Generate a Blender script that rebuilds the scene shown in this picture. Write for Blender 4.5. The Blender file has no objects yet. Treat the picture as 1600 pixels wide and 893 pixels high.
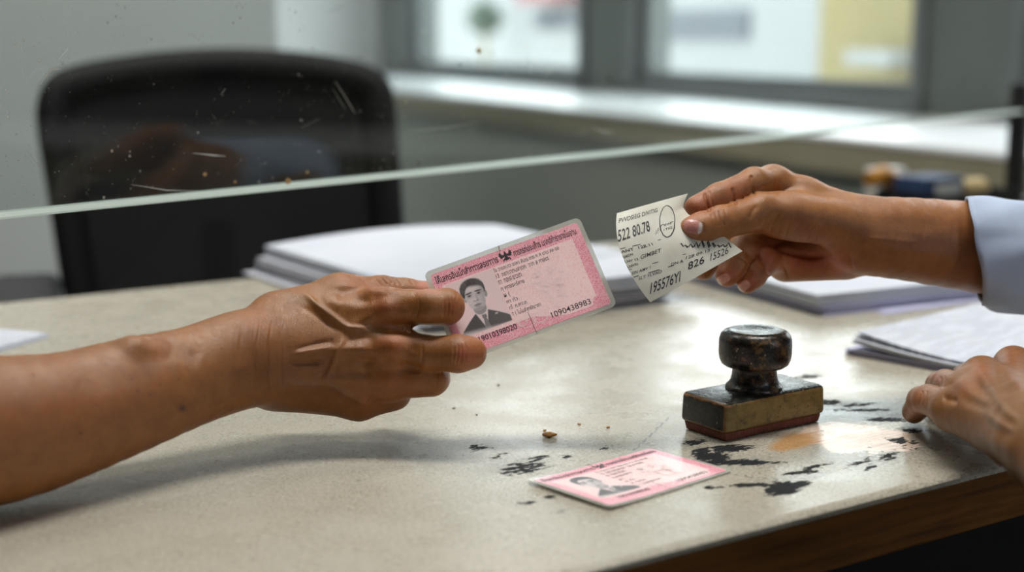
import bpy, bmesh, math, random
import numpy as np
from mathutils import Matrix, Vector
from mathutils.bvhtree import BVHTree

random.seed(7)
RNG = np.random.default_rng(11)
SC = bpy.context.scene
COL = SC.collection
PI = math.pi

# ------------------------------------------------------------------ camera
TABLE = 0.75
HCAM = 0.205
PITCH = math.radians(10.0)
FPX = 1600 * 50 / 36.0
CAM = np.array([0.0, 0.0, TABLE + HCAM])
CR = np.array([1.0, 0.0, 0.0])
CF = np.array([0.0, math.cos(PITCH), -math.sin(PITCH)])
CU = np.array([0.0, math.sin(PITCH), math.cos(PITCH)])
M_CAM = np.stack([CR, CU, -CF], 1)          # camera axes -> world


def ray(px, py):
    return CF + (px - 800) / FPX * CR + (446.5 - py) / FPX * CU


def W(px, py, d):
    """point seen at pixel (px, py), d metres in front of the camera"""
    return CAM + d * ray(px, py)


def G(px, py, z=TABLE):
    """point of the horizontal plane z seen at pixel (px, py)"""
    r = ray(px, py)
    return CAM + r * ((z - CAM[2]) / r[2])


def cam2world(P):
    return CAM + np.asarray(P) @ M_CAM.T


def on_plane(px, py, p0, n):
    r = ray(px, py)
    return CAM + r * (np.dot(np.asarray(p0) - CAM, n) / np.dot(r, n))


def nrm(v):
    v = np.asarray(v, float)
    return v / np.linalg.norm(v)


# ------------------------------------------------------------------ objects
def tag(o, label=None, cat=None, group=None, kind=None):
    if label: o['label'] = label
    if cat: o['category'] = cat
    if group: o['group'] = group
    if kind: o['kind'] = kind
    return o


def empty(name, loc=(0, 0, 0), rot=None, mat4=None):
    o = bpy.data.objects.new(name, None)
    o.empty_display_size = 0.02
    COL.objects.link(o)
    if mat4 is not None:
        o.matrix_world = mat4
    else:
        m = Matrix.Translation(Vector(loc))
        if rot is not None:
            m = m @ rot.to_4x4()
        o.matrix_world = m
    bpy.context.view_layer.update()
    return o


def rotz(a):
    return Matrix.Rotation(a, 3, 'Z')


def frame(x, y, z, o):
    """4x4 from axes and origin"""
    m = Matrix.Identity(4)
    for i in range(3):
        m[i][0], m[i][1], m[i][2], m[i][3] = x[i], y[i], z[i], o[i]
    return m


def new_mesh(name, verts, faces, mat, parent=None, smooth=False, world=False, sharp=None):
    """links ONE mesh object. world=True: verts are world coordinates, else the parent's local ones"""
    v = np.asarray(verts, float).reshape(-1, 3)
    if world and parent is not None:
        mi = np.array(parent.matrix_world.inverted())
        v = v @ mi[:3, :3].T + mi[:3, 3]
    if len(v):
        lo, hi = v.min(0), v.max(0)
        org = np.array([(lo[0] + hi[0]) / 2, (lo[1] + hi[1]) / 2, lo[2]])
    else:
        org = np.zeros(3)
    me = bpy.data.meshes.new(name)
    if isinstance(faces, np.ndarray):
        faces = faces.tolist()
    me.from_pydata((v - org).tolist(), [], faces)
    me.update()
    o = bpy.data.objects.new(name, me)
    COL.objects.link(o)
    mats = mat if isinstance(mat, (list, tuple)) else [mat]
    for m in mats:
        if m: me.materials.append(m)
    if parent is not None:
        o.parent = parent
    o.location = Vector(org)
    if smooth:
        me.polygons.foreach_set('use_smooth', [True] * len(me.polygons))
        if sharp:
            me.set_sharp_from_angle(angle=math.radians(sharp))
    return o


class MB:
    """collects shapes into one mesh"""
    def __init__(self):
        self.v, self.f, self.mi = [], [], []

    def add(self, verts, faces, mi=0):
        b = len(self.v)
        self.v.extend([tuple(p) for p in verts])
        self.f.extend([tuple(i + b for i in f) for f in faces])
        self.mi.extend([mi] * len(faces))
        return self

    def bm(self, bm, mi=0):
        bm.verts.index_update()
        self.add([v.co[:] for v in bm.verts], [[v.index for v in f.verts] for f in bm.faces], mi)
        bm.free()
        return self

    def box(self, c, s, R=None, bevel=0.0, seg=2, mi=0, taper=(1, 1)):
        bm = bmesh.new()
        bmesh.ops.create_cube(bm, size=1.0)
        for v in bm.verts:
            k = taper if v.co.z > 0 else (1, 1)
            v.co = Vector((v.co.x * s[0] * k[0], v.co.y * s[1] * k[1], v.co.z * s[2]))
        if bevel > 0:
            bmesh.ops.bevel(bm, geom=bm.edges[:], offset=bevel, segments=seg, affect='EDGES', profile=0.5)
        m = Matrix.Translation(Vector(c))
        if R is not None:
            m = m @ R.to_4x4()
        bm.transform(m)
        return self.bm(bm, mi)

    def lathe(self, prof, n=32, M=None, mi=0):
        vs, fs = [], []
        for r, z in prof:
            for k in range(n):
                a = 2 * PI * k / n
                vs.append((r * math.cos(a), r * math.sin(a), z))
        for i in range(len(prof) - 1):
            for k in range(n):
                a, b = i * n + k, i * n + (k + 1) % n
                fs.append((a, b, b + n, a + n))
        if prof[0][0] > 1e-7: fs.append(tuple(range(n))[::-1])
        if prof[-1][0] > 1e-7: fs.append(tuple(range((len(prof) - 1) * n, len(prof) * n)))
        if M is not None:
            vs = [(M @ Vector(v))[:] for v in vs]
        return self.add(vs, fs, mi)

    def tube(self, pts, r, n=10, mi=0, flat=None):
        pts = [Vector(p) for p in pts]
        rr = r if isinstance(r, (list, tuple)) else [r] * len(pts)
        vs, fs = [], []
        up = None
        for i, p in enumerate(pts):
            t = (pts[min(i + 1, len(pts) - 1)] - pts[max(i - 1, 0)]).normalized()
            if up is None:
                up = Vector((0, 0, 1)) if abs(t.z) < .9 else Vector((1, 0, 0))
            a = t.cross(up).normalized()
            b = a.cross(t).normalized()
            up = b
            for k in range(n):
                an = 2 * PI * k / n
                vs.append((p + a * rr[i] * math.cos(an) + b * rr[i] * math.sin(an) * (flat or 1))[:])
        for i in range(len(pts) - 1):
            for k in range(n):
                a, b = i * n + k, i * n + (k + 1) % n
                fs.append((a, b, b + n, a + n))
        fs.append(tuple(range(n))[::-1])
        fs.append(tuple(range((len(pts) - 1) * n, len(pts) * n)))
        return self.add(vs, fs, mi)

    def prism(self, poly, z0, z1, M=None, mi=0):
        n = len(poly)
        vs = [(x, y, z0) for x, y in poly] + [(x, y, z1) for x, y in poly]
        fs = [tuple(range(n))[::-1], tuple(range(n, 2 * n))]
        fs += [(k, (k + 1) % n, n + (k + 1) % n, n + k) for k in range(n)]
        if M is not None:
            vs = [(M @ Vector(v))[:] for v in vs]
        return self.add(vs, fs, mi)

    def build(self, name, mat, parent=None, smooth=False, world=False, sharp=40):
        o = new_mesh(name, self.v, self.f, mat, parent, smooth, world, sharp if smooth else None)
        if any(self.mi):
            o.data.polygons.foreach_set('material_index', self.mi)
        return o


def round_rect(x0, y0, x1, y1, r, n=6):
    out = []
    for cx, cy, a0 in ((x1 - r, y1 - r, 0), (x0 + r, y1 - r, 90), (x0 + r, y0 + r, 180), (x1 - r, y0 + r, 270)):
        for k in range(n + 1):
            a = math.radians(a0 + 90 * k / n)
            out.append((cx + r * math.cos(a), cy + r * math.sin(a)))
    return out


# ------------------------------------------------------------------ materials
def mat_new(name):
    m = bpy.data.materials.new(name)
    m.use_nodes = True
    nt = m.node_tree
    return m, nt, nt.nodes['Principled BSDF']


def node(nt, typ, inputs=None, **props):
    n = nt.nodes.new(typ)
    for k, v in props.items():
        setattr(n, k, v)
    for k, v in (inputs or {}).items():
        s = n.inputs[k]
        if isinstance(v, bpy.types.NodeSocket):
            nt.links.new(v, s)
        else:
            s.default_value = v
    return n


def rgb(c, a=1.0):
    return (c[0], c[1], c[2], a)


def srgb(r, g, b):
    def f(c):
        c /= 255.0
        return c / 12.92 if c <= .04045 else ((c + .055) / 1.055) ** 2.4
    return (f(r), f(g), f(b))


def ramp(nt, fac, stops, interp='LINEAR'):
    n = nt.nodes.new('ShaderNodeValToRGB')
    nt.links.new(fac, n.inputs[0])
    cr = n.color_ramp
    cr.interpolation = interp
    while len(cr.elements) < len(stops): cr.elements.new(0.5)
    for e, (p, c) in zip(cr.elements, stops):
        e.position = p
        e.color = rgb(c) if not isinstance(c, (int, float)) else (c, c, c, 1)
    return n.outputs[0]


def math_n(nt, op, a, b=None, clamp=False):
    n = nt.nodes.new('ShaderNodeMath')
    n.operation = op
    n.use_clamp = clamp
    for i, x in enumerate((a, b)):
        if x is None: continue
        if isinstance(x, bpy.types.NodeSocket): nt.links.new(x, n.inputs[i])
        else: n.inputs[i].default_value = x
    return n.outputs[0]


def mix_col(nt, fac, a, b, blend='MIX'):
    n = nt.nodes.new('ShaderNodeMix')
    n.data_type = 'RGBA'
    n.blend_type = blend
    for s, x in ((n.inputs[0], fac), (n.inputs[6], a), (n.inputs[7], b)):
        if isinstance(x, bpy.types.NodeSocket): nt.links.new(x, s)
        elif isinstance(x, (int, float)): s.default_value = x
        else: s.default_value = rgb(x)
    return n.outputs[2]


def noise(nt, vec, scale, detail=3, rough=.5, dist=0.0):
    n = node(nt, 'ShaderNodeTexNoise', {'Scale': scale, 'Detail': detail, 'Roughness': rough, 'Distortion': dist})
    if vec is not None: nt.links.new(vec, n.inputs['Vector'])
    return n.outputs['Fac']


def objco(nt):
    return nt.nodes.new('ShaderNodeTexCoord').outputs['Object']


def pmat(name, col, rough=.5, var=.12, scale=40, bump=.1, bscale=200, metal=0.0, spec=.5, col2=None, stretch=None, bdist=.001):
    """plain procedural material: two tones broken up by noise, noise bump"""
    m, nt, b = mat_new(name)
    co = objco(nt)
    if stretch:
        mp = node(nt, 'ShaderNodeMapping', {'Vector': co, 'Scale': stretch})
        co = mp.outputs[0]
    c2 = col2 or tuple(max(0, c * (1 - var * 2)) for c in col)
    n = noise(nt, co, scale, 4)
    nt.links.new(ramp(nt, n, [(.3, c2), (.65, col)]), b.inputs['Base Color'])
    b.inputs['Roughness'].default_value = rough
    b.inputs['Metallic'].default_value = metal
    b.inputs['Specular IOR Level'].default_value = spec
    if bump:
        bn = node(nt, 'ShaderNodeBump', {'Height': noise(nt, co, bscale, 3), 'Strength': bump, 'Distance': bdist})
        nt.links.new(bn.outputs[0], b.inputs['Normal'])
    return m


def vnoise(P, scale, seed=0, octaves=3):
    """smooth value noise on points (N,d) in 0..1, d = 2 or 3"""
    P = np.asarray(P, float)
    if P.shape[1] == 2: P = np.concatenate([P, np.zeros((len(P), 1))], 1)
    out = np.zeros(len(P)); amp = 1.0; tot = 0
    for o in range(octaves):
        Q = P * scale * (2 ** o) + seed * 17.13 + o * 5.7
        i = np.floor(Q).astype(np.int64); fr = Q - i
        u = fr * fr * (3 - 2 * fr)
        def h(dx, dy, dz):
            x = (i[:, 0] + dx) * 374761393 + (i[:, 1] + dy) * 668265263 + (i[:, 2] + dz) * 2147483647 + seed * 1274126177
            x = (x ^ (x >> 13)) * 1274126177
            x = x ^ (x >> 16)
            return (x & 0xffff) / 65535.0
        c = 0
        for dx in (0, 1):
            for dy in (0, 1):
                for dz in (0, 1):
                    w = (u[:, 0] if dx else 1 - u[:, 0]) * (u[:, 1] if dy else 1 - u[:, 1]) * (u[:, 2] if dz else 1 - u[:, 2])
                    c = c + w * h(dx, dy, dz)
        out += amp * c; tot += amp; amp *= .5
    return out / tot


def set_attr(o, name, arr):
    a = o.data.attributes.new(name, 'FLOAT_COLOR', 'POINT')
    arr = np.asarray(arr, float)
    if arr.shape[1] == 3: arr = np.concatenate([arr, np.ones((len(arr), 1))], 1)
    a.data.foreach_set('color', arr.ravel())


def attr_rgb(nt, name):
    a = node(nt, 'ShaderNodeAttribute', attribute_name=name)
    s = node(nt, 'ShaderNodeSeparateColor', {'Color': a.outputs['Color']})
    return s.outputs[0], s.outputs[1], s.outputs[2], a.outputs['Color']


def seg_dist(P, a, b):
    a, b = np.asarray(a, float), np.asarray(b, float)
    ab = b - a
    t = np.clip(((P - a) @ ab) / max(ab @ ab, 1e-12), 0, 1)
    return np.linalg.norm(P - (a + t[:, None] * ab), axis=1), t


def text_mesh(body, size, shear=0.0, bold=0.0, align='LEFT'):
    """flat outline of a line of lettering: verts (N,2) and faces"""
    c = bpy.data.curves.new('t', 'FONT')
    c.body = body; c.size = size; c.shear = shear; c.offset = bold; c.align_x = align
    c.resolution_u = 3
    o = bpy.data.objects.new('t', c)
    COL.objects.link(o)
    bpy.context.view_layer.update()
    dg = bpy.context.evaluated_depsgraph_get()
    me = bpy.data.meshes.new_from_object(o.evaluated_get(dg))
    v = np.zeros(len(me.vertices) * 3); me.vertices.foreach_get('co', v)
    fs = [tuple(p.vertices) for p in me.polygons]
    bpy.data.objects.remove(o); bpy.data.curves.remove(c); bpy.data.meshes.remove(me)
    return v.reshape(-1, 3)[:, :2], fs
# ------------------------------------------------------------------ the room
M_wall = pmat('grey_wall_paint', srgb(180, 184, 181), .75, .03, 3, .05, 300)
M_white = pmat('white_wall_paint', srgb(214, 216, 214), .75, .03, 3, .05, 300)
M_under = pmat('grey_green_wall_paint', srgb(134, 139, 130), .7, .03, 4, .05, 300)
M_ledge = pmat('white_ledge_paint', srgb(226, 228, 226), .35, .05, 6, .05, 200)
M_apron = pmat('olive_ledge_face', srgb(140, 134, 110), .6, .06, 6, .05, 200)
M_floor = pmat('dark_floor_tile', srgb(36, 35, 33), .5, .1, 5, .05, 50)
M_ceil = pmat('ceiling_paint', srgb(225, 225, 222), .8, .02, 4, .03, 200)
M_alu = pmat('grey_aluminium', srgb(104, 108, 107), .5, .06, 8, .03, 300)
M_pier = pmat('dark_grey_pier_paint', srgb(104, 109, 105), .75, .04, 4, .05, 300)
M_dim = pmat('dark_wall_panel', srgb(58, 57, 55), .8, .03, 3, .05, 300)

# window wall: the ledge's front line, seen from the pixel (1379, 208) back to (620, 124)
ZLEDGE = 0.757
pA = G(1379, 208, ZLEDGE)
pA = np.array([0.2606 * 2.72, 2.72, 0])
WD = nrm([-0.404, 0.915, 0])                 # along the window wall, away from the camera
WN = np.array([0.915, 0.404, 0.0])           # out through the window
LEDGE = 0.62
H = 2.75
GT = 0.835                                   # bottom of the glass


def wp(s, n, z):
    """point of the window wall frame: s metres along, n metres out from the ledge's front line"""
    return np.array([pA[0], pA[1], 0]) + WD * s + WN * n + np.array([0, 0, z])


def s_at(px, n=LEDGE):
    """where the pixel column meets the vertical plane n metres behind the ledge's front"""
    p = on_plane(px, 300, wp(0, n, 0), WN)
    return float(np.dot(p - wp(0, 0, 0), WD))


RW = Matrix(((WD[0], WN[0], 0), (WD[1], WN[1], 0), (0, 0, 1)))   # local x along, y out


def wbox(mb, s0, s1, n0, n1, z0, z1, bevel=0.0, mi=0):
    c = wp((s0 + s1) / 2, (n0 + n1) / 2, (z0 + z1) / 2)
    return mb.box(c, (abs(s1 - s0), abs(n1 - n0), abs(z1 - z0)), RW, bevel, 2, mi)


S_CORNER = s_at(596)
S_NEAR = -4.75


def struct(name, mb, m, parent=None, **k):
    o = mb.build(name, m, parent, world=True, **k)
    o['kind'] = 'structure'
    return o


# windows along the wall
s_w1a, s_w1b = s_at(640), s_at(915)          # far window
s_w2a, s_w2b = s_at(980), s_at(1440)         # near window
s_w3a = s_at(1562)                           # next window, running out of the frame
S_END = -.72
openings = [(s_w1b, s_w1a), (s_w2b, s_w2a), (S_END, s_w3a)]
ZT = 2.2

mb = MB()
wbox(mb, S_NEAR, S_CORNER, 0.03, LEDGE + .16, 0, ZLEDGE - .075)
struct('wall_window_lower', mb, M_under)
mb = MB()
wbox(mb, S_NEAR, S_END, LEDGE - .03, LEDGE, ZLEDGE, H)  # unseen dark lining, added so the glass screen has less brightness to reflect
struct('unseen_dark_lining', mb, M_dim)
mb = MB()
wbox(mb, S_NEAR, S_CORNER, LEDGE, LEDGE + .16, ZT, H)
edges = [S_NEAR] + [e for o in sorted(openings) for e in o] + [S_CORNER]
for i in range(0, len(edges), 2):
    wbox(mb, edges[i], edges[i + 1], LEDGE, LEDGE + .16, ZLEDGE, ZT)
struct('wall_window_upper', mb, M_pier)
mb = MB()
wbox(mb, S_NEAR, S_CORNER, 0.0, LEDGE, ZLEDGE - .012, ZLEDGE, .003)
o = struct('trim_1', mb, M_ledge)
mb = MB()
wbox(mb, S_NEAR, S_CORNER, 0.004, LEDGE, ZLEDGE - .075, ZLEDGE - .012)
struct('trim_2', mb, M_apron)

m, nt, b = mat_new('window_glass')
nt.nodes.remove(b)
out = nt.nodes['Material Output']
tr = node(nt, 'ShaderNodeBsdfTransparent', {'Color': (.93, .95, .94, 1)})
gl = node(nt, 'ShaderNodeBsdfGlossy', {'Color': (1, 1, 1, 1), 'Roughness': .02})
geo = nt.nodes.new('ShaderNodeNewGeometry')
fr = node(nt, 'ShaderNodeFresnel', {'IOR': math_n(nt, 'SUBTRACT', 1.25, math_n(nt, 'MULTIPLY', geo.outputs['Backfacing'], 1.25 - 1 / 1.25))})
mx = node(nt, 'ShaderNodeMixShader', {0: fr.outputs[0], 1: tr.outputs[0], 2: gl.outputs[0]})
nt.links.new(mx.outputs[0], out.inputs[0])
M_pane = m


def window(name, s0, s1):
    r = empty(name, wp((s0 + s1) / 2, LEDGE + .06, ZLEDGE))
    r['kind'] = 'structure'
    f = MB()
    t = .045
    wbox(f, s0, s1, LEDGE - .02, LEDGE + .10, ZLEDGE, ZLEDGE + .045, .003)      # track
    wbox(f, s0, s1, LEDGE - .02, LEDGE + .10, ZT - .05, ZT, .003)
    wbox(f, s0, s0 + t, LEDGE - .02, LEDGE + .10, ZLEDGE, ZT, .003)
    wbox(f, s1 - t, s1, LEDGE - .02, LEDGE + .10, ZLEDGE, ZT, .003)
    struct('window_frame', f, M_alu, r)
    g = MB()
    a, c = s0 + t, s1 - t
    wbox(g, a, c, LEDGE + .02, LEDGE + .05, ZLEDGE + .04, GT, .003)             # sash
    wbox(g, a, c, LEDGE + .02, LEDGE + .05, ZT - .1, ZT - .05, .003)
    wbox(g, a, a + .05, LEDGE + .02, LEDGE + .05, ZLEDGE + .04, ZT - .05, .003)
    wbox(g, c - .05, c, LEDGE + .02, LEDGE + .05, ZLEDGE + .04, ZT - .05, .003)
    struct('window_sash', g, M_alu, r)
    p = MB()
    wbox(p, a + .04, c - .04, LEDGE + .032, LEDGE + .037, GT - .01, ZT - .09)
    struct('window_pane', p, M_pane, r)
    return r


window('window_1', s_w1b, s_w1a)
window('window_2', s_w2b, s_w2a)
window('window_3', S_END, s_w3a)

# far corner: white wall beyond, grey partition nearer on the left
pc = wp(S_CORNER, 0, 0)
BD = np.array([-WN[0], -WN[1], 0])
RB = Matrix(((WN[0], WD[0], 0), (WN[1], WD[1], 0), (0, 0, 1)))
mb = MB(); c = wp(S_CORNER + .06, LEDGE / 2 - 2.3, H / 2)
mb.box(c, (5.6, .12, H), RB)
struct('wall_back', mb, M_white)
dW = nrm([0.80, 0.60, 0])
qn = np.array([-dW[1], dW[0], 0])
q0 = W(440, 250, 2.95); q0[2] = 0
mb = MB()
RP = Matrix(((dW[0], qn[0], 0), (dW[1], qn[1], 0), (0, 0, 1)))
c = q0 - dW * 1.6 + qn * .05 + np.array([0, 0, H / 2])
mb.box(c, (3.2, .10, H), RP, .004)
struct('wall_left', mb, M_wall)
plan = [tuple(wp(S_NEAR, LEDGE + .16, 0)[:2]), tuple(wp(S_CORNER + .12, LEDGE + .16, 0)[:2]), tuple(wp(S_CORNER + .12, -5.2, 0)[:2]), (-2.75, 1.5), (-2.75, -1.65)]
mb = MB(); mb.prism(plan, -.1, 0); struct('floor', mb, M_floor)
mb = MB(); mb.prism(plan, H, H + .1); struct('ceiling', mb, M_ceil)
mb = MB(); mb.box((0, -1.6, H / 2), (5.6, .1, H)); struct('wall_front', mb, M_dim)
mb = MB(); mb.box((-2.7, 1.6, H / 2), (.1, 6.4, H)); struct('wall_side', mb, M_dim)

# outside: pale buildings across the yard
M_fac = pmat('white_facade', srgb(134, 136, 136), .8, .03, 1, .05, 20)
M_fwin = pmat('dark_facade_window', srgb(54, 62, 72), .35, .1, 2, 0)
M_yel = pmat('pale_yellow_render', srgb(120, 109, 72), .8, .05, 1, 0)
M_pink = pmat('pink_awning', srgb(130, 84, 84), .8, .05, 1, 0)
M_grn = pmat('leaf_green', srgb(70, 92, 68), .8, .3, 8, .3, 20)
M_yard = pmat('yard_concrete', srgb(190, 190, 186), .9, .1, 1, 0)

FAR = 7.0


def fx(px):
    return s_at(px, LEDGE + FAR)


def fz(px, py):
    p = on_plane(px, py, wp(0, LEDGE + FAR, 0), WN)
    return p[2]


r = empty('building', wp(fx(1000), LEDGE + FAR, -3))
tag(r, 'white building with grey-blue windows across the yard, seen through the window panes', 'building')
mb = MB(); wbox(mb, fx(1318) + .02, fx(560) + 3, LEDGE + FAR, LEDGE + FAR + 3, -3, 2.3)
mb.build('facade', M_fac, r, world=True)
for (xa, xb, ya, yb) in ((1040, 1165, 15, 62), (1285, 1312, -40, 48), (838, 905, 14, 45)):
    mb = MB(); wbox(mb, fx(xb), fx(xa), LEDGE + FAR - .04, LEDGE + FAR + .02, fz(xb, yb), fz(xb, ya), .01)
    mb.build('window', M_fwin, r, world=True)
mb = MB(); wbox(mb, fx(915), fx(850), LEDGE + FAR - .5, LEDGE + FAR, fz(880, 4), fz(880, -30), .02)
mb.build('awning', M_pink, r, world=True)
r2 = empty('house', wp(fx(1390), LEDGE + FAR - .4, -3))
tag(r2, 'pale yellow house wall beside the white building outside the window', 'building')
mb = MB(); wbox(mb, fx(1600) - 2, fx(1318), LEDGE + FAR - .4, LEDGE + FAR + 2.5, -3, 2.6, .02)
mb.build('facade', M_yel, r2, world=True)
mb = MB(); wbox(mb, fx(1500), fx(1425), LEDGE + FAR - .9, LEDGE + FAR - .38, fz(1420, 100), fz(1420, 78), .02)
mb.build('canopy', M_fac, r2, world=True)
sh = empty('shrub', wp(fx(810), LEDGE + FAR - .7, -3))
tag(sh, 'green shrub in front of the white building outside the far window', 'shrub')
mb = MB()
mb.tube([wp(fx(812), LEDGE + FAR - .6, -3), wp(fx(812), LEDGE + FAR - .6, fz(812, 40))], .05)
mb.build('trunk', M_apron, sh, world=True)
mb = MB()
for k in range(420):
    v = RNG.normal(size=3); v /= np.linalg.norm(v); rr = .30 * RNG.random() ** .4
    c = wp(fx(812), LEDGE + FAR - .6, fz(812, 28)) + v * rr
    a = RNG.normal(size=3); a /= np.linalg.norm(a); bb = np.cross(a, v); bb /= np.linalg.norm(bb)
    mb.add([c - a * .06, c + bb * .025, c + a * .06, c - bb * .025], [(0, 1, 2, 3)])
mb.build('foliage', M_grn, sh, world=True)
mb = MB(); wbox(mb, -16, 16, LEDGE + .5, LEDGE + 16, -3.1, -3); struct('ground_yard', mb, M_yard)
# ------------------------------------------------------------------ the desk
kc = G(1525, 735); kl = G(900, 893)
D1 = nrm(kc - kl)                            # along the front edge, to the right and away
D2 = np.array([-D1[1], D1[0], 0])            # towards the back edge
pb = G(250, 449)
DEPTH = float(np.dot(pb - kc, D2))
DA = math.atan2(D1[1], D1[0])
THK = 0.026
XL, XR = -1.35, 1.02                         # ends of the desk along D1 from kc
desk = empty('desk', (kc[0], kc[1], 0), rotz(DA))
tag(desk, 'worn beige office desk with brown front edge and black ink stains', 'desk')


def dl(px, py):
    """desk-local (x along the front edge, y towards the back) of a pixel on the desk top"""
    p = G(px, py) - kc
    return np.array([np.dot(p, D1), np.dot(p, D2)])


# worn top: a fine grid whose attributes carry where ink, bare wood and dirt lie
m, nt, b = mat_new('worn_desk_laminate')
co = objco(nt)
ink, wood, scuff, _ = attr_rgb(nt, 'wear')
smear, line, dust, _ = attr_rgb(nt, 'wear2')
g1 = noise(nt, co, 720, 3, .65)
g2 = noise(nt, co, 7, 4, .6)
base = ramp(nt, g1, [(.32, srgb(132, 126, 112)), (.5, srgb(176, 170, 155)), (.75, srgb(196, 191, 177))])
base = mix_col(nt, math_n(nt, 'MULTIPLY', ramp(nt, g2, [(.45, 0.0), (.75, 1.0)]), .18), base, srgb(160, 150, 128))
n_f = noise(nt, co, 260, 5, .65)
n_m = noise(nt, co, 70, 4, .6)
fibre_mp = node(nt, 'ShaderNodeMapping', {'Vector': co, 'Scale': (25, 380, 1), 'Rotation': (0, 0, -.25)})
n_w = noise(nt, fibre_mp.outputs[0], 1.0, 4, .6)
# grey smear
fs = math_n(nt, 'MULTIPLY', math_n(nt, 'ADD', smear, math_n(nt, 'MULTIPLY', math_n(nt, 'SUBTRACT', n_f, .5), 1.2)), 1.0, True)
base = mix_col(nt, ramp(nt, fs, [(.35, 0.0), (.75, .62)]), base, srgb(120, 122, 118))
# bare wood under the worn laminate
fw = math_n(nt, 'ADD', wood, math_n(nt, 'MULTIPLY', math_n(nt, 'SUBTRACT', n_m, .5), 1.0))
woodc = ramp(nt, n_w, [(.25, srgb(150, 112, 88)), (.42, srgb(208, 178, 156)), (.6, srgb(226, 211, 197))])
f_wood = ramp(nt, fw, [(.46, 0.0), (.54, 1.0)])
base = mix_col(nt, f_wood, base, woodc)
fo = math_n(nt, 'ADD', scuff, math_n(nt, 'MULTIPLY', math_n(nt, 'SUBTRACT', n_m, .5), .7))
base = mix_col(nt, ramp(nt, fo, [(.35, 0.0), (.75, .7)]), base, srgb(180, 124, 46))
# thin scored lines and specks
fl = math_n(nt, 'ADD', line, math_n(nt, 'MULTIPLY', math_n(nt, 'SUBTRACT', n_f, .5), .9))
base = mix_col(nt, ramp(nt, fl, [(.5, 0.0), (.68, .8)]), base, srgb(58, 56, 52))
vor = node(nt, 'ShaderNodeTexVoronoi', {'Vector': co, 'Scale': 95.0, 'Randomness': 1.0})
sp_on = math_n(nt, 'MULTIPLY', ramp(nt, vor.outputs['Distance'], [(.07, 1.0), (.13, 0.0)]),
               ramp(nt, noise(nt, co, 60, 1), [(.54, 0.0), (.6, 1.0)]))
base = mix_col(nt, math_n(nt, 'MULTIPLY', sp_on, math_n(nt, 'MULTIPLY', dust, .9)), base, srgb(48, 44, 40))
vor2 = node(nt, 'ShaderNodeTexVoronoi', {'Vector': co, 'Scale': 300.0, 'Randomness': 1.0})
sp2 = math_n(nt, 'MULTIPLY', ramp(nt, vor2.outputs['Distance'], [(.10, 1.0), (.22, 0.0)]),
             ramp(nt, noise(nt, co, 140, 1), [(.56, 0.0), (.62, 1.0)]))
base = mix_col(nt, math_n(nt, 'MULTIPLY', sp2, math_n(nt, 'MULTIPLY', dust, .8)), base, srgb(70, 62, 52))
# ink
streak = node(nt, 'ShaderNodeMapping', {'Vector': co, 'Scale': (95, 420, 1), 'Rotation': (0, 0, .5)})
n_s = noise(nt, streak.outputs[0], 1.0, 5, .7)
fi = math_n(nt, 'ADD', ink, math_n(nt, 'MULTIPLY', math_n(nt, 'SUBTRACT', n_f, .5), .8))
fi = math_n(nt, 'ADD', fi, math_n(nt, 'MULTIPLY', math_n(nt, 'SUBTRACT', n_s, .5), 1.3))
f_ink = ramp(nt, fi, [(.47, 0.0), (.56, 1.0)])
base = mix_col(nt, f_ink, base, ramp(nt, n_f, [(.3, srgb(22, 22, 23)), (.8, srgb(46, 48, 50))]))
nt.links.new(base, b.inputs['Base Color'])
rg = math_n(nt, 'ADD', ramp(nt, noise(nt, co, 30, 4, .6), [(.3, .20), (.7, .36)]), math_n(nt, 'MULTIPLY', f_ink, .35))
rg = math_n(nt, 'ADD', rg, math_n(nt, 'MULTIPLY', f_wood, -.04))
nt.links.new(rg, b.inputs['Roughness'])
nt.links.new(math_n(nt, 'SUBTRACT', .58, math_n(nt, 'MULTIPLY', f_ink, .5)), b.inputs['Specular IOR Level'])
hb = math_n(nt, 'ADD', math_n(nt, 'MULTIPLY', noise(nt, co, 1100, 2, .6), .5), math_n(nt, 'MULTIPLY', f_ink, .5))
hb = math_n(nt, 'SUBTRACT', hb, math_n(nt, 'MULTIPLY', f_wood, .6))
bn = node(nt, 'ShaderNodeBump', {'Height': hb, 'Strength': .22, 'Distance': .0006})
nt.links.new(bn.outputs[0], b.inputs['Normal'])
M_top = m

xs = np.concatenate([np.arange(XL, -.62, .05), np.arange(-.62, .24, .0026), np.arange(.24, XR, .05), [XR]])
ys = np.concatenate([[0, .0022], np.arange(.0052, .42, .0026), np.arange(.42, DEPTH - .004, .02), [DEPTH]])
XX, YY = np.meshgrid(xs, ys, indexing='ij')
nx, ny = XX.shape
V = np.stack([XX.ravel(), YY.ravel(), np.full(XX.size, TABLE)], 1)
V[YY.ravel() < .001, 2] -= .0018             # eased front edge
idx = np.arange(nx * ny).reshape(nx, ny)
F = np.stack([idx[:-1, :-1].ravel(), idx[1:, :-1].ravel(), idx[1:, 1:].ravel(), idx[:-1, 1:].ravel()], 1)
P2 = V[:, :2]
low = np.array([[XL, 0, TABLE - .004], [XR, 0, TABLE - .004], [XR, DEPTH, TABLE - .004], [XL, DEPTH, TABLE - .004]])
nb = len(V)
V = np.concatenate([V, low])
Fl = F.tolist()
Fl += [tuple(idx[:, 0][::-1]) + (nb, nb + 1), tuple(idx[:, -1]) + (nb + 2, nb + 3), (nb + 3, nb + 2, nb + 1, nb),
       tuple(idx[0, :]) + (nb + 3, nb), tuple(idx[-1, :][::-1]) + (nb + 1, nb + 2)]
top = new_mesh('tabletop', V, Fl, M_top, desk, smooth=True, sharp=50)


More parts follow.
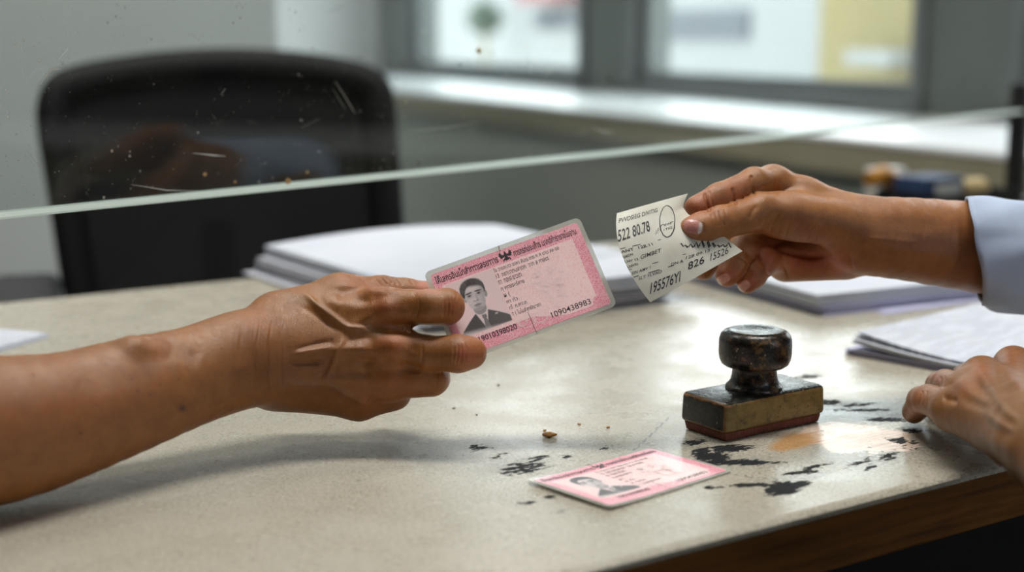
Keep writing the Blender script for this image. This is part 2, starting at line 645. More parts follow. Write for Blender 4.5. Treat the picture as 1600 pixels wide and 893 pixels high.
def blob(px, py, hx, hy, ang=0.0):
    """soft ellipse around a desk pixel: half sizes in mm, turned ang degrees from the front edge"""
    c = dl(px, py); a = math.radians(ang)
    d = P2 - c
    u = (d[:, 0] * math.cos(a) + d[:, 1] * math.sin(a)) / (hx * .001)
    v = (-d[:, 0] * math.sin(a) + d[:, 1] * math.cos(a)) / (hy * .001)
    return np.clip(1.25 - .5 * np.sqrt(u * u + v * v), 0, 1)


def pxline(pts, w):
    out = np.zeros(len(P2))
    q = [dl(*p) for p in pts]
    for a, c in zip(q[:-1], q[1:]):
        d, _ = seg_dist(P2, a, c)
        out = np.maximum(out, np.clip(1.2 - d / (w * .001) * .6, 0, 1))
    return out


ink_m = np.zeros(len(P2))
for a in ((1222, 763, 8, 5, 20, 1), (1250, 756, 5, 3, 10, .85), (1172, 757, 8, 2.2, -25, .9), (1110, 712, 7, 5, -30, .95), (1165, 722, 9, 3.2, -35, 1.0),
          (1140, 700, 10, 5, -20, .8), (1098, 703, 5, 4, 0, .75), (1200, 722, 9, 2, -30, .7), (1250, 738, 9, 2.2, -20, .8),
          (820, 730, 10, 9, 20, .62), (800, 735, 8, 5, 20, .62), (838, 716, 8, 3, 20, .62), (750, 700, 6, 4, 20, .6), (740, 697, 5, 2, 20, .62), (885, 713, 3, 1.6, 30, .8),
          (1160, 652, 3, 2, 0, .6), (945, 700, 2.6, 1.2, 10, .85), (1273, 608, 6, 2, -20, .7), (1262, 588, 9, 4, -15, .72), (1292, 628, 9, 5, -30, .72),
          (1330, 640, 12, 3, -30, .62), (1385, 655, 10, 4, -35, .72), (1365, 640, 8, 2.5, -25, .74), (1345, 632, 9, 2.5, -20, .72), (1420, 672, 5, 4, -60, .74), (1360, 730, 5, 2, 10, .66), (1120, 722, 12, 4, -20, .78), (1085, 690, 7, 4, -10, .7), (780, 712, 6, 2, 20, .66), (1275, 728, 10, 2, 0, .68), (1408, 688, 7, 5, -60, .68), (1425, 700, 6, 3, -60, .6), (1390, 712, 10, 4, 20, .6),
          (1345, 722, 12, 3, 10, .58), (858, 776, 3, 2, 0, .7), (820, 786, 5, 2.5, 0, .55), (1108, 761, 2.2, 1.6, 0, .9), (1124, 761, 1.8, 1.6, 0, .8), (870, 800, 6, 2, 0, .5)):
    ink_m = np.maximum(ink_m, blob(*a[:5]) * a[5])
wood_m = np.zeros(len(P2))
for a in ((1345, 686, 19, 17, -10), (1300, 672, 14, 9, 0), (1395, 692, 9, 10, 0)):
    wood_m = np.maximum(wood_m, np.clip(blob(*a), 0, 1))
scuff_m = np.maximum(blob(1245, 688, 13, 7, 20) * .95, blob(1225, 697, 8, 5, 20) * .8)
smear_m = np.zeros(len(P2))
for a in ((1290, 640, 30, 16, -20, .65), (1350, 705, 40, 25, 0, .6), (1160, 720, 30, 14, -30, .5), (800, 725, 26, 14, 20, .6), (760, 712, 26, 12, 20, .45),
          (1250, 745, 24, 6, -10, .55), (1390, 650, 24, 10, -30, .6), (1000, 640, 60, 30, 20, .28), (880, 690, 50, 20, 20, .3), (1230, 590, 50, 20, 0, .35)):
    smear_m = np.maximum(smear_m, blob(*a[:5]) * a[5])
line_m = np.zeros(len(P2))
for pts, w, k in (([(1046, 651), (1018, 678), (990, 703)], 1.0, .8), ([(842, 697), (872, 688)], .8, .75), ([(988, 652), (1005, 657)], 1.0, .7), ([(1240, 735), (1300, 738), (1330, 733)], 1.6, .65),
                  ([(1125, 738), (1175, 745), (1215, 749)], 1.6, .7), ([(300, 742), (500, 712), (700, 690)], .8, .5), ([(240, 760), (420, 735)], .6, .45), ([(1215, 650), (1290, 668)], .9, .5)):
    line_m = np.maximum(line_m, pxline(pts, w) * k)
dust_m = np.zeros(len(P2))
for a in ((900, 690, 130, 60, 30, 1), (1260, 690, 110, 60, 0, 1), (760, 640, 120, 60, 30, .5), (860, 780, 60, 25, 30, .7), (700, 720, 80, 40, 20, .8)):
    dust_m = np.maximum(dust_m, blob(*a[:5]) * a[5])
z4 = np.zeros((4, 3))
set_attr(top, 'wear', np.concatenate([np.stack([ink_m, wood_m, scuff_m], 1), z4]))
set_attr(top, 'wear2', np.concatenate([np.stack([smear_m, line_m, dust_m], 1), z4]))

M_edge = pmat('brown_edge_board', srgb(120, 78, 32), .6, .25, 6, .15, 60, stretch=(3, 3, 40), col2=srgb(78, 48, 18), spec=.2)
M_lip = pmat('dark_edge_lip', srgb(70, 56, 40), .4, .2, 12, .1, 80)
M_black = pmat('black_desk_panel', srgb(12, 12, 12), .8, .2, 10, .1, 90)
mb = MB(); mb.box(((XL + XR) / 2, .0145, TABLE - .004 - THK / 2), (XR - XL, .029, THK), None, .0015)
mb.build('front_edge', M_edge, desk)
mb = MB(); mb.box(((XL + XR) / 2, .03 + (DEPTH - .03) / 2, TABLE - .0045 - THK / 2), (XR - XL - .004, DEPTH - .032, THK))
mb.build('underside_board', M_black, desk)
mb = MB(); mb.box(((XL + XR) / 2, DEPTH * .45, .40), (XR - XL - .1, .02, .63), None, .002)
mb.build('modesty_panel', M_black, desk)
for x in (XL + .04, XR - .04):
    mb = MB(); mb.box((x, DEPTH / 2, (TABLE - THK - .005) / 2), (.03, DEPTH - .12, TABLE - THK - .007), None, .002)
    mb.build('side_panel', M_black, desk)
# ------------------------------------------------------------------ identity cards
m, nt, b = mat_new('milky_laminate')
b.inputs['Base Color'].default_value = rgb(srgb(205, 205, 196))
b.inputs['Roughness'].default_value = .22
tr = node(nt, 'ShaderNodeBsdfTransparent', {'Color': (.96, .96, .94, 1)})
out = nt.nodes['Material Output']
f = ramp(nt, noise(nt, objco(nt), 60, 3), [(.3, .4), (.75, .62)])
mx = node(nt, 'ShaderNodeMixShader', {0: f, 1: tr.outputs[0], 2: b.outputs[0]})
nt.links.new(mx.outputs[0], out.inputs[0])
M_lam = m


def card_pink(name, c1, c2, c3, sc=1500.0):
    m, nt, b = mat_new(name)
    co = objco(nt)
    v = node(nt, 'ShaderNodeTexVoronoi', {'Vector': co, 'Scale': sc}, feature='DISTANCE_TO_EDGE')
    w = node(nt, 'ShaderNodeTexWave', {'Vector': co, 'Scale': 300.0, 'Distortion': 6.0, 'Detail': 2.0})
    f = ramp(nt, v.outputs['Distance'], [(.03, 1.0), (.22, 0.0)])
    c = mix_col(nt, f, c1, c2)
    c = mix_col(nt, math_n(nt, 'MULTIPLY', w.outputs['Fac'], .35), c, c3)
    c = mix_col(nt, ramp(nt, noise(nt, co, 60, 4), [(.42, 0.0), (.75, .35)]), c, c2)
    nt.links.new(c, b.inputs['Base Color'])
    b.inputs['Roughness'].default_value = .34
    b.inputs['Coat Weight'].default_value = .25
    b.inputs['Coat Roughness'].default_value = .12
    return m


M_rose = card_pink('rose_guilloche', srgb(232, 134, 152), srgb(246, 196, 204), srgb(224, 122, 142), 900)
M_pale = card_pink('pale_pink_print', srgb(246, 204, 204), srgb(250, 220, 218), srgb(242, 188, 192), 500)
M_ink = pmat('black_print', srgb(44, 34, 38), .45, .1, 400, 0)
M_seal = pmat('white_seal_print', srgb(246, 218, 216), .4, .05, 300, 0)
M_crack = pmat('dark_crack', srgb(120, 84, 88), .6, .2, 300, 0)
m, nt, b = mat_new('printed_portrait')
_, _, _, colr = attr_rgb(nt, 'print')
g = noise(nt, objco(nt), 2500, 2)
nt.links.new(mix_col(nt, .22, colr, ramp(nt, g, [(.3, 0.12), (.7, .85)]), 'OVERLAY'), b.inputs['Base Color'])
b.inputs['Roughness'].default_value = .35
M_port = m


def sstep(a, b_, x):
    t = np.clip((x - a) / (b_ - a), 0, 1)
    return t * t * (3 - 2 * t)


def portrait_grid():
    """grey print of a man in a dark suit, on a card-millimetre grid"""
    xs = np.arange(8.0, 34.01, .22); ys = np.arange(11.6, 43.01, .22)
    X, Y = np.meshgrid(xs, ys, indexing='ij')
    g = np.full(X.shape, .66) + .05 * sstep(40, 15, Y)
    def put(mask, val):
        nonlocal g
        g = g * (1 - mask) + val * mask
    def ell(cx, cy, rx, ry, soft=.12, rot=0):
        a = math.radians(rot); dx, dy = X - cx, Y - cy
        u = (dx * math.cos(a) + dy * math.sin(a)) / rx; v = (-dx * math.sin(a) + dy * math.cos(a)) / ry
        return sstep(1 + soft, 1 - soft, np.sqrt(u * u + v * v))
    # suit
    sl = 24.2 - np.where(X < 20.4, (20.4 - X) * .66, (X - 20.4) * .5) - .012 * (X - 20.4) ** 2
    suit = sstep(.5, -.5, Y - sl)
    put(suit, .075 + .04 * sstep(10, 34, X))
    # shirt and tie
    half = (Y - 11.5) * .31
    v = sstep(.35, -.35, np.abs(X - 20.8) - half) * sstep(25.2, 24.2, Y)
    put(v, .62)
    put(sstep(.25, -.25, np.abs(X - 21.3) - np.where(Y > 18.3, 1.15, .75 + (18.3 - Y) * .13)) * sstep(20.6, 20.0, Y), .2)
    put(sstep(.3, -.3, np.abs((X - 27.6)) - .7) * sstep(.4, -.2, np.abs(Y - 18.6) - .3), .5)
    # neck, ears, face
    put(ell(20.6, 24.4, 3.3, 3.6), .30)
    put(ell(14.9, 31.6, 1.0, 2.0, .2, 8), .36); put(ell(25.9, 31.0, .9, 1.9, .2, -8), .30)
    face = np.maximum(ell(20.3, 33.2, 5.3, 6.6), ell(20.3, 29.0, 4.5, 5.7))
    put(face, .52)
    put(face * sstep(21.5, 26, X), .36)
    put(face * ell(17.8, 29.3, 2.2, 2.6, .6), .56)
    put(face * ell(20.2, 36.3, 3.6, 1.8, .6), .58)
    put(face * ell(20.3, 23.9, 3.4, 1.2, .5), .36)
    # brows, eyes, nose, mouth
    for cx in (17.7, 22.7):
        put(ell(cx, 34.0, 1.9, .5, .3, 5 if cx < 20 else -5), .10)
        put(ell(cx, 32.6, 1.35, .62, .35), .22); put(ell(cx, 32.55, .55, .5, .3), .06)
        put(ell(cx, 31.5, 1.4, .35, .5), .42)
    put(ell(21.0, 30.6, .5, 2.2, .5), .42); put(ell(20.2, 29.0, 1.5, .55, .4), .30); put(ell(20.0, 29.6, .5, .7, .5), .60)
    put(ell(20.3, 26.5, 2.0, .42, .3), .17); put(ell(20.3, 25.7, 1.5, .5, .5), .36); put(ell(20.3, 27.3, 1.0, .3, .5), .42)
    # hair
    hair = np.maximum(ell(20.2, 37.3, 5.9, 4.6), np.maximum(ell(14.9, 35.6, 1.1, 3.4), ell(25.7, 35.3, .95, 3.2)))
    cut = ell(20.7, 33.3, 4.9, 5.0, .1) * sstep(39.2, 37.0, Y + .25 * (X - 18))
    put(hair * (1 - cut), .055 + .05 * sstep(.3, .8, vnoise(np.stack([X.ravel() * .7, Y.ravel() * .25], 1), 1.5, 3).reshape(X.shape)))
    fade = sstep(15.5, 12.0, Y + .12 * (X - 9))
    put(fade * .9, .66)
    edge = np.minimum(np.minimum(X - 8, 34 - X), np.minimum(Y - 11.6, 43 - Y))
    tint = np.stack([g ** .97 * 1.02, g * .95, g * .955], -1)
    pk = np.array(srgb(240, 205, 205))
    k = (1 - sstep(0, .6, edge))[..., None]
    lightk = (sstep(.5, .7, g) * .75)[..., None]
    tint = tint * (1 - lightk) + pk * lightk
    return X, Y, tint * (1 - k) + pk * k


PX, PY, PT = portrait_grid()


def star_poly(cx, cy, pts):
    return [(cx + x, cy + y) for x, y in pts]


def garuda(cx, cy, s):
    """winged crest as it is printed: body, spread wings, legs, crown"""
    P = []
    P.append([(-.10, .34), (0, .62), (.10, .34), (.17, .18), (.14, -.1), (.22, -.32), (.10, -.5), (0, -.42), (-.10, -.5), (-.22, -.32), (-.14, -.1), (-.17, .18)])
    for sg in (-1, 1):
        P.append([(sg * .12, .14), (sg * .34, .22), (sg * .46, .50), (sg * .52, .62), (sg * .56, .40), (sg * .66, .46), (sg * .62, .22), (sg * .70, .20), (sg * .56, .0), (sg * .60, -.10), (sg * .40, -.12), (sg * .2, -.06)])
        P.append([(sg * .16, -.2), (sg * .34, -.28), (sg * .42, -.5), (sg * .30, -.58), (sg * .30, -.42), (sg * .14, -.36)])
    return [[(cx + x * s, cy + y * s) for x, y in p] for p in P]


def make_card(mat4, label, bend=0.0, group='pink identity cards'):
    root = empty('identity_card', mat4=mat4)
    tag(root, label, 'identity card', group)

    def B(x, y, z):
        """card millimetres to metres, with the card's slight warp"""
        t = np.clip(1 - np.asarray(x) / 36.0, 0, 1.2)
        return np.stack([np.asarray(x) * .001, np.asarray(y) * .001, (np.asarray(z) + bend * t * t) * .001 + np.zeros(np.shape(x))], -1)

    def slab(name, poly, z0, z1, mat):
        """rounded slab, cut into columns so that it can warp"""
        p = np.array(poly)
        x0, x1 = p[:, 0].min(), p[:, 0].max()
        bm = bmesh.new()
        vs = [bm.verts.new((x, y, z1)) for x, y in poly]
        bm.faces.new(vs)
        for k in range(1, 24):
            xx = x0 + (x1 - x0) * k / 24
            bmesh.ops.bisect_plane(bm, geom=bm.verts[:] + bm.edges[:] + bm.faces[:], plane_co=(xx, 0, 0), plane_no=(1, 0, 0))
        r = bmesh.ops.extrude_face_region(bm, geom=bm.faces[:])
        for g in r['geom']:
            if isinstance(g, bmesh.types.BMVert): g.co.z = z0
        bmesh.ops.recalc_face_normals(bm, faces=bm.faces[:])
        co = np.array([v.co[:] for v in bm.verts])
        bm.verts.index_update()
        fs = [[v.index for v in f.verts] for f in bm.faces]
        bm.free()
        return new_mesh(name, B(co[:, 0], co[:, 1], co[:, 2]), fs, mat, root)

    def flat(name, V2, fs, z, mat, dedupe=None):
        return new_mesh(name, B(V2[:, 0], V2[:, 1], np.full(len(V2), z)), fs, mat, root)

    slab('laminate', round_rect(0, 0, 85.6, 54, 3.2), 0, .55, M_lam)
    slab('printed_card', round_rect(2.6, 2.0, 83.4, 51.4, 1.8), .3, .62, M_rose)
    panel = [(6.6, 43.4), (6.6, 12.6), (11, 9.6), (44, 9.8), (60, 4.4), (74.4, 4.4), (75.6, 8.0), (77.8, 8.6), (77.8, 43.4)]
    slab('pale_panel', panel, .5, .66, M_pale)
    V2 = np.stack([PX.ravel(), PY.ravel()], 1)
    a, c = PX.shape
    idx = np.arange(a * c).reshape(a, c)
    F = np.stack([idx[:-1, :-1].ravel(), idx[1:, :-1].ravel(), idx[1:, 1:].ravel(), idx[:-1, 1:].ravel()], 1)
    po = flat('portrait_print', V2, F, .70, M_port)
    set_attr(po, 'print', PT.reshape(-1, 3))

    def line(name, body, x0, x1, y, h, mat=M_ink, z=.70, bold=0.0):
        v, fs = text_mesh(body, 1.0, 0, bold)
        if not len(v): return
        w = v[:, 0].max() - v[:, 0].min()
        hh = max(v[:, 1].max(), .5)
        v = np.stack([x0 + (v[:, 0] - v[:, 0].min()) * (x1 - x0) / w, y + v[:, 1] * h / hh], 1)
        return flat(name, v, fs, z, mat)

    line('title_text', 'ใค็เลกรอินเโกส์าทาาเลรยาาาร', 4.2, 38.2, 45.2, 4.4, bold=.012)
    line('title_text', 'ภารกรท่ประเก็าร มาคต์ก้าราราชไมอาน', 46.6, 81.0, 45.2, 4.2, bold=.012)
    for t, x0, x1, y in (('ใจ วารถยาว จาหา สันเร ภาร ท ก นาม สล ออ', 34, 69.5, 40.2), ('13  ทยาทากนสาดก  วาก ส กาสเซ', 34, 62.5, 36.6), ('กา  ทอะศ.ยาวยา', 34, 46.5, 32.9),
                         ('ภุ พุทธรคร์ศาย', 34, 46.6, 29.2), ('ผ (', 34.2, 37.4, 25.2), ('กา ท่ว', 34.2, 40.2, 21.4), ('ทใ  ก.ศารถ', 34.5, 43.8, 17.8), ('7 1 โมไมส์สุทธัณฑภา', 34.7, 50.0, 13.9)):
        line('detail_text', t, x0, x1, y, 2.5, bold=.006)
    line('number_text', '19010398020', 14.6, 34.6, 6.6, 3.1, bold=.008)
    line('number_text', '1090438983', 53.0, 74.0, 5.6, 3.1, bold=.004)
    mb = MB()
    for p in garuda(42.6, 47.0, 5.2): mb.prism(p, 0, .03)
    v = np.array(mb.v)
    new_mesh('winged_crest', B(v[:, 0], v[:, 1], v[:, 2] + .68), mb.f, M_ink, root)
    # pale rosette seal over the right half
    vs, fs = [], []
    def ribbon(pts, w):
        n0 = len(vs); pts = np.array(pts)
        t = np.gradient(pts, axis=0); nn = np.stack([-t[:, 1], t[:, 0]], 1); nn /= np.linalg.norm(nn, axis=1)[:, None] + 1e-9
        for p, q in zip(pts, nn):
            vs.append(p + q * w); vs.append(p - q * w)
        for k in range(len(pts) - 1):
            a_ = n0 + 2 * k
            fs.append((a_, a_ + 1, a_ + 3, a_ + 2))
    rs = np.random.default_rng(5)
    for k in range(58):
        th = rs.uniform(0, 2 * PI); rr = 9.5 * math.sqrt(rs.random())
        cx, cy = 59.5 + rr * math.cos(th), 24.5 + 1.15 * rr * math.sin(th)
        r0 = rs.uniform(.8, 2.4); t = np.linspace(0, rs.uniform(2.5, 6), 18); ph = rs.uniform(0, 6.28)
        ribbon(np.stack([cx + r0 * (1 - t / 12) * np.cos(t + ph), cy + r0 * (1 - t / 12) * np.sin(t + ph)], 1), rs.uniform(.12, .26))
    for cx, cy, r0 in ((60, 13.5, 4.2), (60, 13.5, 2.9), (40.5, 8.6, 4.2), (47.5, 8.4, 3.6), (38, 9, 2.4)):
        t = np.linspace(0, 2 * PI, 60)
        ribbon(np.stack([cx + (r0 + .35 * np.cos(9 * t)) * np.cos(t), cy + .8 * (r0 + .35 * np.cos(9 * t)) * np.sin(t)], 1), .18)
    flat('rosette_seal', np.array(vs), fs, .69, M_seal)
    # the crack across the laminate
    vs, fs = [], []
    ribbon([(41.0, 54), (40.7, 51.5), (40.9, 50.5)], .22)
    flat('crack', np.array(vs), fs, .71, M_crack)
    vs, fs = [], []
    ribbon([(42.4, 13), (42.7, 8), (42.5, 4), (42.9, 0)], .14)
    flat('crack', np.array(vs), fs, .71, M_crack)
    vs, fs = [], []
    ribbon([(40.9, 50.5), (40.8, 40), (41.6, 32), (42.0, 22), (42.4, 13)], .16)
    flat('crease', np.array(vs), fs, .705, M_seal)
    return root


held_R = np.array([[0.9383956, -0.33417923, -0.08796563], [0.33955606, 0.84445135, 0.41425064], [-0.06415127, -0.41860024, 0.90590201]])
held_t = np.array([-0.02738168, -0.03896131, -0.71054819])
Rw = M_CAM @ held_R
held_card = make_card(frame(Rw[:, 0], Rw[:, 1], Rw[:, 2], cam2world(held_t)), 'cracked pink identity card held in the bare hand, portrait of a man in a suit')
a0, a1, a3 = G(944, 797)[:2], G(1149, 738)[:2], G(817, 757)[:2]
o_ = G(817, 757); xa = nrm(G(1021, 699) - G(817, 757)); ya = np.array([-xa[1], xa[0], 0])
ctr = (G(817, 757) + G(1021, 699) + G(1149, 738) + G(944, 797)) / 4
org = ctr - xa * .0428 - ya * .027
org[2] = TABLE + .0004
flat_card = make_card(frame(xa, ya, (0, 0, 1), org), 'pink identity card lying flat on the desk in front of the rubber stamp', bend=1.3)

# ------------------------------------------------------------------ rubber stamp
m, nt, b = mat_new('worn_black_paint')
co = objco(nt)
n1 = noise(nt, co, 130, 5, .7)
n2 = noise(nt, co, 700, 3, .6)
wear = math_n(nt, 'ADD', math_n(nt, 'MULTIPLY', n1, .75), math_n(nt, 'MULTIPLY', n2, .25))
c = ramp(nt, wear, [(.30, srgb(12, 12, 12)), (.53, srgb(26, 22, 18)), (.58, srgb(104, 78, 46)), (.66, srgb(52, 40, 28))])
vor = node(nt, 'ShaderNodeTexVoronoi', {'Vector': co, 'Scale': 330.0})
sp = math_n(nt, 'MULTIPLY', ramp(nt, vor.outputs['Distance'], [(.10, 1.0), (.16, 0.0)]), ramp(nt, noise(nt, co, 120, 1), [(.52, 0.0), (.58, 1.0)]))
c = mix_col(nt, math_n(nt, 'MULTIPLY', sp, .8), c, srgb(190, 178, 150))
nt.links.new(c, b.inputs['Base Color'])
nt.links.new(ramp(nt, n1, [(.3, .16), (.7, .42)]), b.inputs['Roughness'])
bn = node(nt, 'ShaderNodeBump', {'Height': wear, 'Strength': .5, 'Distance': .0008})
nt.links.new(bn.outputs[0], b.inputs['Normal'])
M_stampb = m

m, nt, b = mat_new('olive_varnished_block')
co = objco(nt)
n1 = noise(nt, co, 120, 5, .7)
mp = node(nt, 'ShaderNodeMapping', {'Vector': co, 'Scale': (40, 40, 260)})
n3 = noise(nt, mp.outputs[0], 1.0, 4, .6)
c = ramp(nt, n1, [(.28, srgb(40, 36, 24)), (.42, srgb(122, 104, 58)), (.6, srgb(148, 126, 74)), (.8, srgb(84, 66, 36))])
c = mix_col(nt, ramp(nt, n3, [(.4, 0.0), (.75, .5)]), c, srgb(66, 54, 30))
vor = node(nt, 'ShaderNodeTexVoronoi', {'Vector': co, 'Scale': 260.0})
c = mix_col(nt, ramp(nt, vor.outputs['Distance'], [(.10, .8), (.17, 0.0)]), c, srgb(24, 22, 18))
# black paint left on the top and the ends; rubbed brown along the arrises
geo = nt.nodes.new('ShaderNodeTexCoord')
nz = node(nt, 'ShaderNodeSeparateXYZ', {'Vector': geo.outputs['Normal']})
xyz = node(nt, 'ShaderNodeSeparateXYZ', {'Vector': co})
jit = math_n(nt, 'MULTIPLY', math_n(nt, 'SUBTRACT', noise(nt, co, 320, 4, .7), .5), .9)
ptop = ramp(nt, math_n(nt, 'ADD', nz.outputs[2], math_n(nt, 'MULTIPLY', jit, .5)), [(.55, 0.0), (.62, 1.0)])
pend = ramp(nt, math_n(nt, 'ADD', math_n(nt, 'MULTIPLY', nz.outputs[0], -1.0), math_n(nt, 'MULTIPLY', jit, .35)), [(.82, 0.0), (.9, 1.0)])
pb_ = math_n(nt, 'MAXIMUM', ptop, pend)
blk = ramp(nt, n1, [(.3, srgb(14, 15, 14)), (.7, srgb(34, 35, 31))])
v3 = node(nt, 'ShaderNodeTexVoronoi', {'Vector': co, 'Scale': 420.0})
blk = mix_col(nt, math_n(nt, 'MULTIPLY', ramp(nt, v3.outputs['Distance'], [(.12, .9), (.18, 0.0)]), ramp(nt, noise(nt, co, 160, 1), [(.5, 0.0), (.56, 1.0)])), blk, srgb(180, 168, 130))
arr = ramp(nt, math_n(nt, 'ABSOLUTE', math_n(nt, 'SUBTRACT', math_n(nt, 'ABSOLUTE', nz.outputs[0]), .72)), [(.05, 1.0), (.22, 0.0)])
c = mix_col(nt, pb_, c, blk)
c = mix_col(nt, math_n(nt, 'MULTIPLY', arr, .75), c, srgb(128, 84, 48))
rim = ramp(nt, math_n(nt, 'ABSOLUTE', math_n(nt, 'SUBTRACT', math_n(nt, 'ADD', nz.outputs[2], math_n(nt, 'MULTIPLY', jit, .4)), .42)), [(.08, 1.0), (.24, 0.0)])
chip = ramp(nt, noise(nt, co, 190, 4, .7), [(.46, 0.0), (.54, 1.0)])
c = mix_col(nt, math_n(nt, 'MULTIPLY', math_n(nt, 'MULTIPLY', rim, chip), .85), c, srgb(140, 96, 52))
c = mix_col(nt, ramp(nt, noise(nt, co, 75, 5, .75), [(.60, 0.0), (.68, .7)]), c, srgb(36, 32, 22))
nt.links.new(c, b.inputs['Base Color'])
nt.links.new(math_n(nt, 'ADD', math_n(nt, 'MULTIPLY', pb_, -.16), ramp(nt, n1, [(.3, .36), (.7, .52)])), b.inputs['Roughness'])
bn = node(nt, 'ShaderNodeBump', {'Height': n1, 'Strength': .5, 'Distance': .0008})
nt.links.new(bn.outputs[0], b.inputs['Normal'])
M_block = m

m, nt, b = mat_new('red_brown_rubber')
co = objco(nt)
mp = node(nt, 'ShaderNodeMapping', {'Vector': co, 'Scale': (1100, 1100, 20)})
n3 = noise(nt, mp.outputs[0], 1.0, 3, .7)
nt.links.new(ramp(nt, n3, [(.3, srgb(70, 34, 28)), (.5, srgb(124, 66, 54)), (.75, srgb(150, 92, 78))]), b.inputs['Base Color'])
b.inputs['Roughness'].default_value = .7
bn = node(nt, 'ShaderNodeBump', {'Height': n3, 'Strength': 1.0, 'Distance': .0012})
nt.links.new(bn.outputs[0], b.inputs['Normal'])
M_rub = m

sB, sC, sA = G(1133, 690), G(1280, 658), G(1067, 670)
sx_ = nrm(sC - sB); sy_ = np.array([-sx_[1], sx_[0], 0])
SL = float(np.linalg.norm(sC - sB)); SW = float(np.dot(sA - sB, sy_))
sc_ = sB + sx_ * SL / 2 + sy_ * SW / 2
stamp = empty('rubber_stamp', mat4=frame(sx_, sy_, (0, 0, 1), (sc_[0], sc_[1], TABLE)))
tag(stamp, 'old black and brass-brown rubber stamp with a round knob, standing on the worn desk', 'rubber stamp')
mb = MB()
vs, fs = [], []
NR = 60
mb.box((0, 0, .0024), (SL - .0005, SW - .0005, .0044), None, .0004, 1, taper=(1.03, 1.04))
mb.build('rubber_die', M_rub, stamp)
mb = MB(); mb.box((0, 0, .0046 + .0080), (SL + .005, SW + .004, .0160), None, .0026, 4, taper=(.985, .97))
mb.build('wooden_block', M_block, stamp, smooth=True, sharp=35)
ZB = .0206
prof = [(r, ZB + z) for r, z in ((.0001, 0), (.0146, 0), (.0143, .0012), (.0130, .0024), (.0119, .0040), (.0113, .0060), (.0111, .0088), (.0113, .0100), (.0150, .0106), (.0168, .0118), (.0178, .0140), (.0182, .0170),
        (.0182, .0215), (.0181, .0236), (.0174, .0258), (.0160, .0274), (.0138, .0283), (.0108, .0284), (.0070, .0279), (.0030, .0276), (.00001, .0276))]
prof = [(r * 1.055, ZB + (z - ZB) * 1.08 + (.0008 if z > ZB + .005 else 0)) for r, z in prof]
fine = []
for (r0, z0), (r1, z1) in zip(prof[:-1], prof[1:]):
    fine += [(r0 + (r1 - r0) * t, z0 + (z1 - z0) * t) for t in (0, .5)]
mb = MB(); mb.lathe(fine + [prof[-1]], 72)
o = mb.build('knob', M_stampb, stamp, smooth=True, sharp=60)

# ------------------------------------------------------------------ crumbs and flakes on the desk
M_flake = pmat('orange_wood_flake', srgb(178, 124, 44), .7, .3, 300, .3, 900)
M_crumb = pmat('dark_crumb', srgb(62, 54, 40), .8, .3, 400, .3, 900)
for k, (px, py, r_, mt, lb) in enumerate((
        (858, 682, .0042, M_flake, 'largest orange wood flake on the desk, between the held card and the flat card'),
        (851, 673, .0016, M_flake, 'small orange flake just behind the largest wood flake'),
        (905, 663, .0014, M_flake, 'tiny tan crumb on the desk midway between the hand and the stamp'),
        (950, 668, .0017, M_flake, 'pale tan crumb on the desk to the right of the flakes'),
        (779, 602, .0015, M_crumb, 'olive brown crumb on the desk below the corner of the held card'),
        (709, 638, .0012, M_crumb, 'tiny dark crumb on the desk below the little finger of the bare hand'),
        (745, 648, .0011, M_crumb, 'dark speck of grit on the desk below the held card, left of the flakes'))):
    c = G(px, py)
    bm = bmesh.new()
    bmesh.ops.create_icosphere(bm, subdivisions=2, radius=1.0)
    for v in bm.verts:
        nn = vnoise(np.array([v.co[:]]) + k * 3.1, 1.7, k)[0]
        v.co = Vector((v.co.x * r_ * (1.0 if k == 0 else .8), v.co.y * r_ * .55, v.co.z * r_ * .28)) * (.6 + .8 * nn)
    zmin = min(v.co.z for v in bm.verts)
    bm.transform(Matrix.Translation(Vector((c[0], c[1], TABLE - zmin))) @ Matrix.Rotation(k * 1.3 + .1, 4, 'Z'))
    mb = MB(); mb.bm(bm)
    o = mb.build('wood_flake' if mt is M_flake else 'crumb', mt, smooth=True)
    tag(o, lb, 'flake' if mt is M_flake else 'crumb', 'crumbs on the desk')

# ------------------------------------------------------------------ papers
def paper_mat(name, c1, c2, lines=0.0):
    m, nt, b = mat_new(name)
    co = objco(nt)
    c = ramp(nt, noise(nt, co, 12, 3), [(.3, c2), (.7, c1)])
    if lines:
        wv = node(nt, 'ShaderNodeTexWave', {'Vector': co, 'Scale': lines, 'Distortion': 0.0}, bands_direction='Y')
        brk = node(nt, 'ShaderNodeMapping', {'Vector': co, 'Scale': (160, 30, 1)})
        f = math_n(nt, 'MULTIPLY', ramp(nt, wv.outputs['Fac'], [(.68, 0.0), (.8, 1.0)]), ramp(nt, noise(nt, brk.outputs[0], 1.0, 2), [(.42, 0.0), (.5, .55)]))
        c = mix_col(nt, f, c, srgb(120, 126, 140))
    nt.links.new(c, b.inputs['Base Color'])
    b.inputs['Roughness'].default_value = .75
    b.inputs['Specular IOR Level'].default_value = .3
    return m


M_paper = paper_mat('white_paper', srgb(206, 210, 219), srgb(196, 201, 212))
M_paper2 = paper_mat('lavender_paper', srgb(192, 192, 216), srgb(180, 181, 208))
M_printed = paper_mat('printed_paper', srgb(206, 210, 219), srgb(196, 201, 212), 55.0)
M_bound = pmat('paper_edge_grey', srgb(192, 194, 203), .8, .1, 600, .3, 900, stretch=(1, 1, 8))


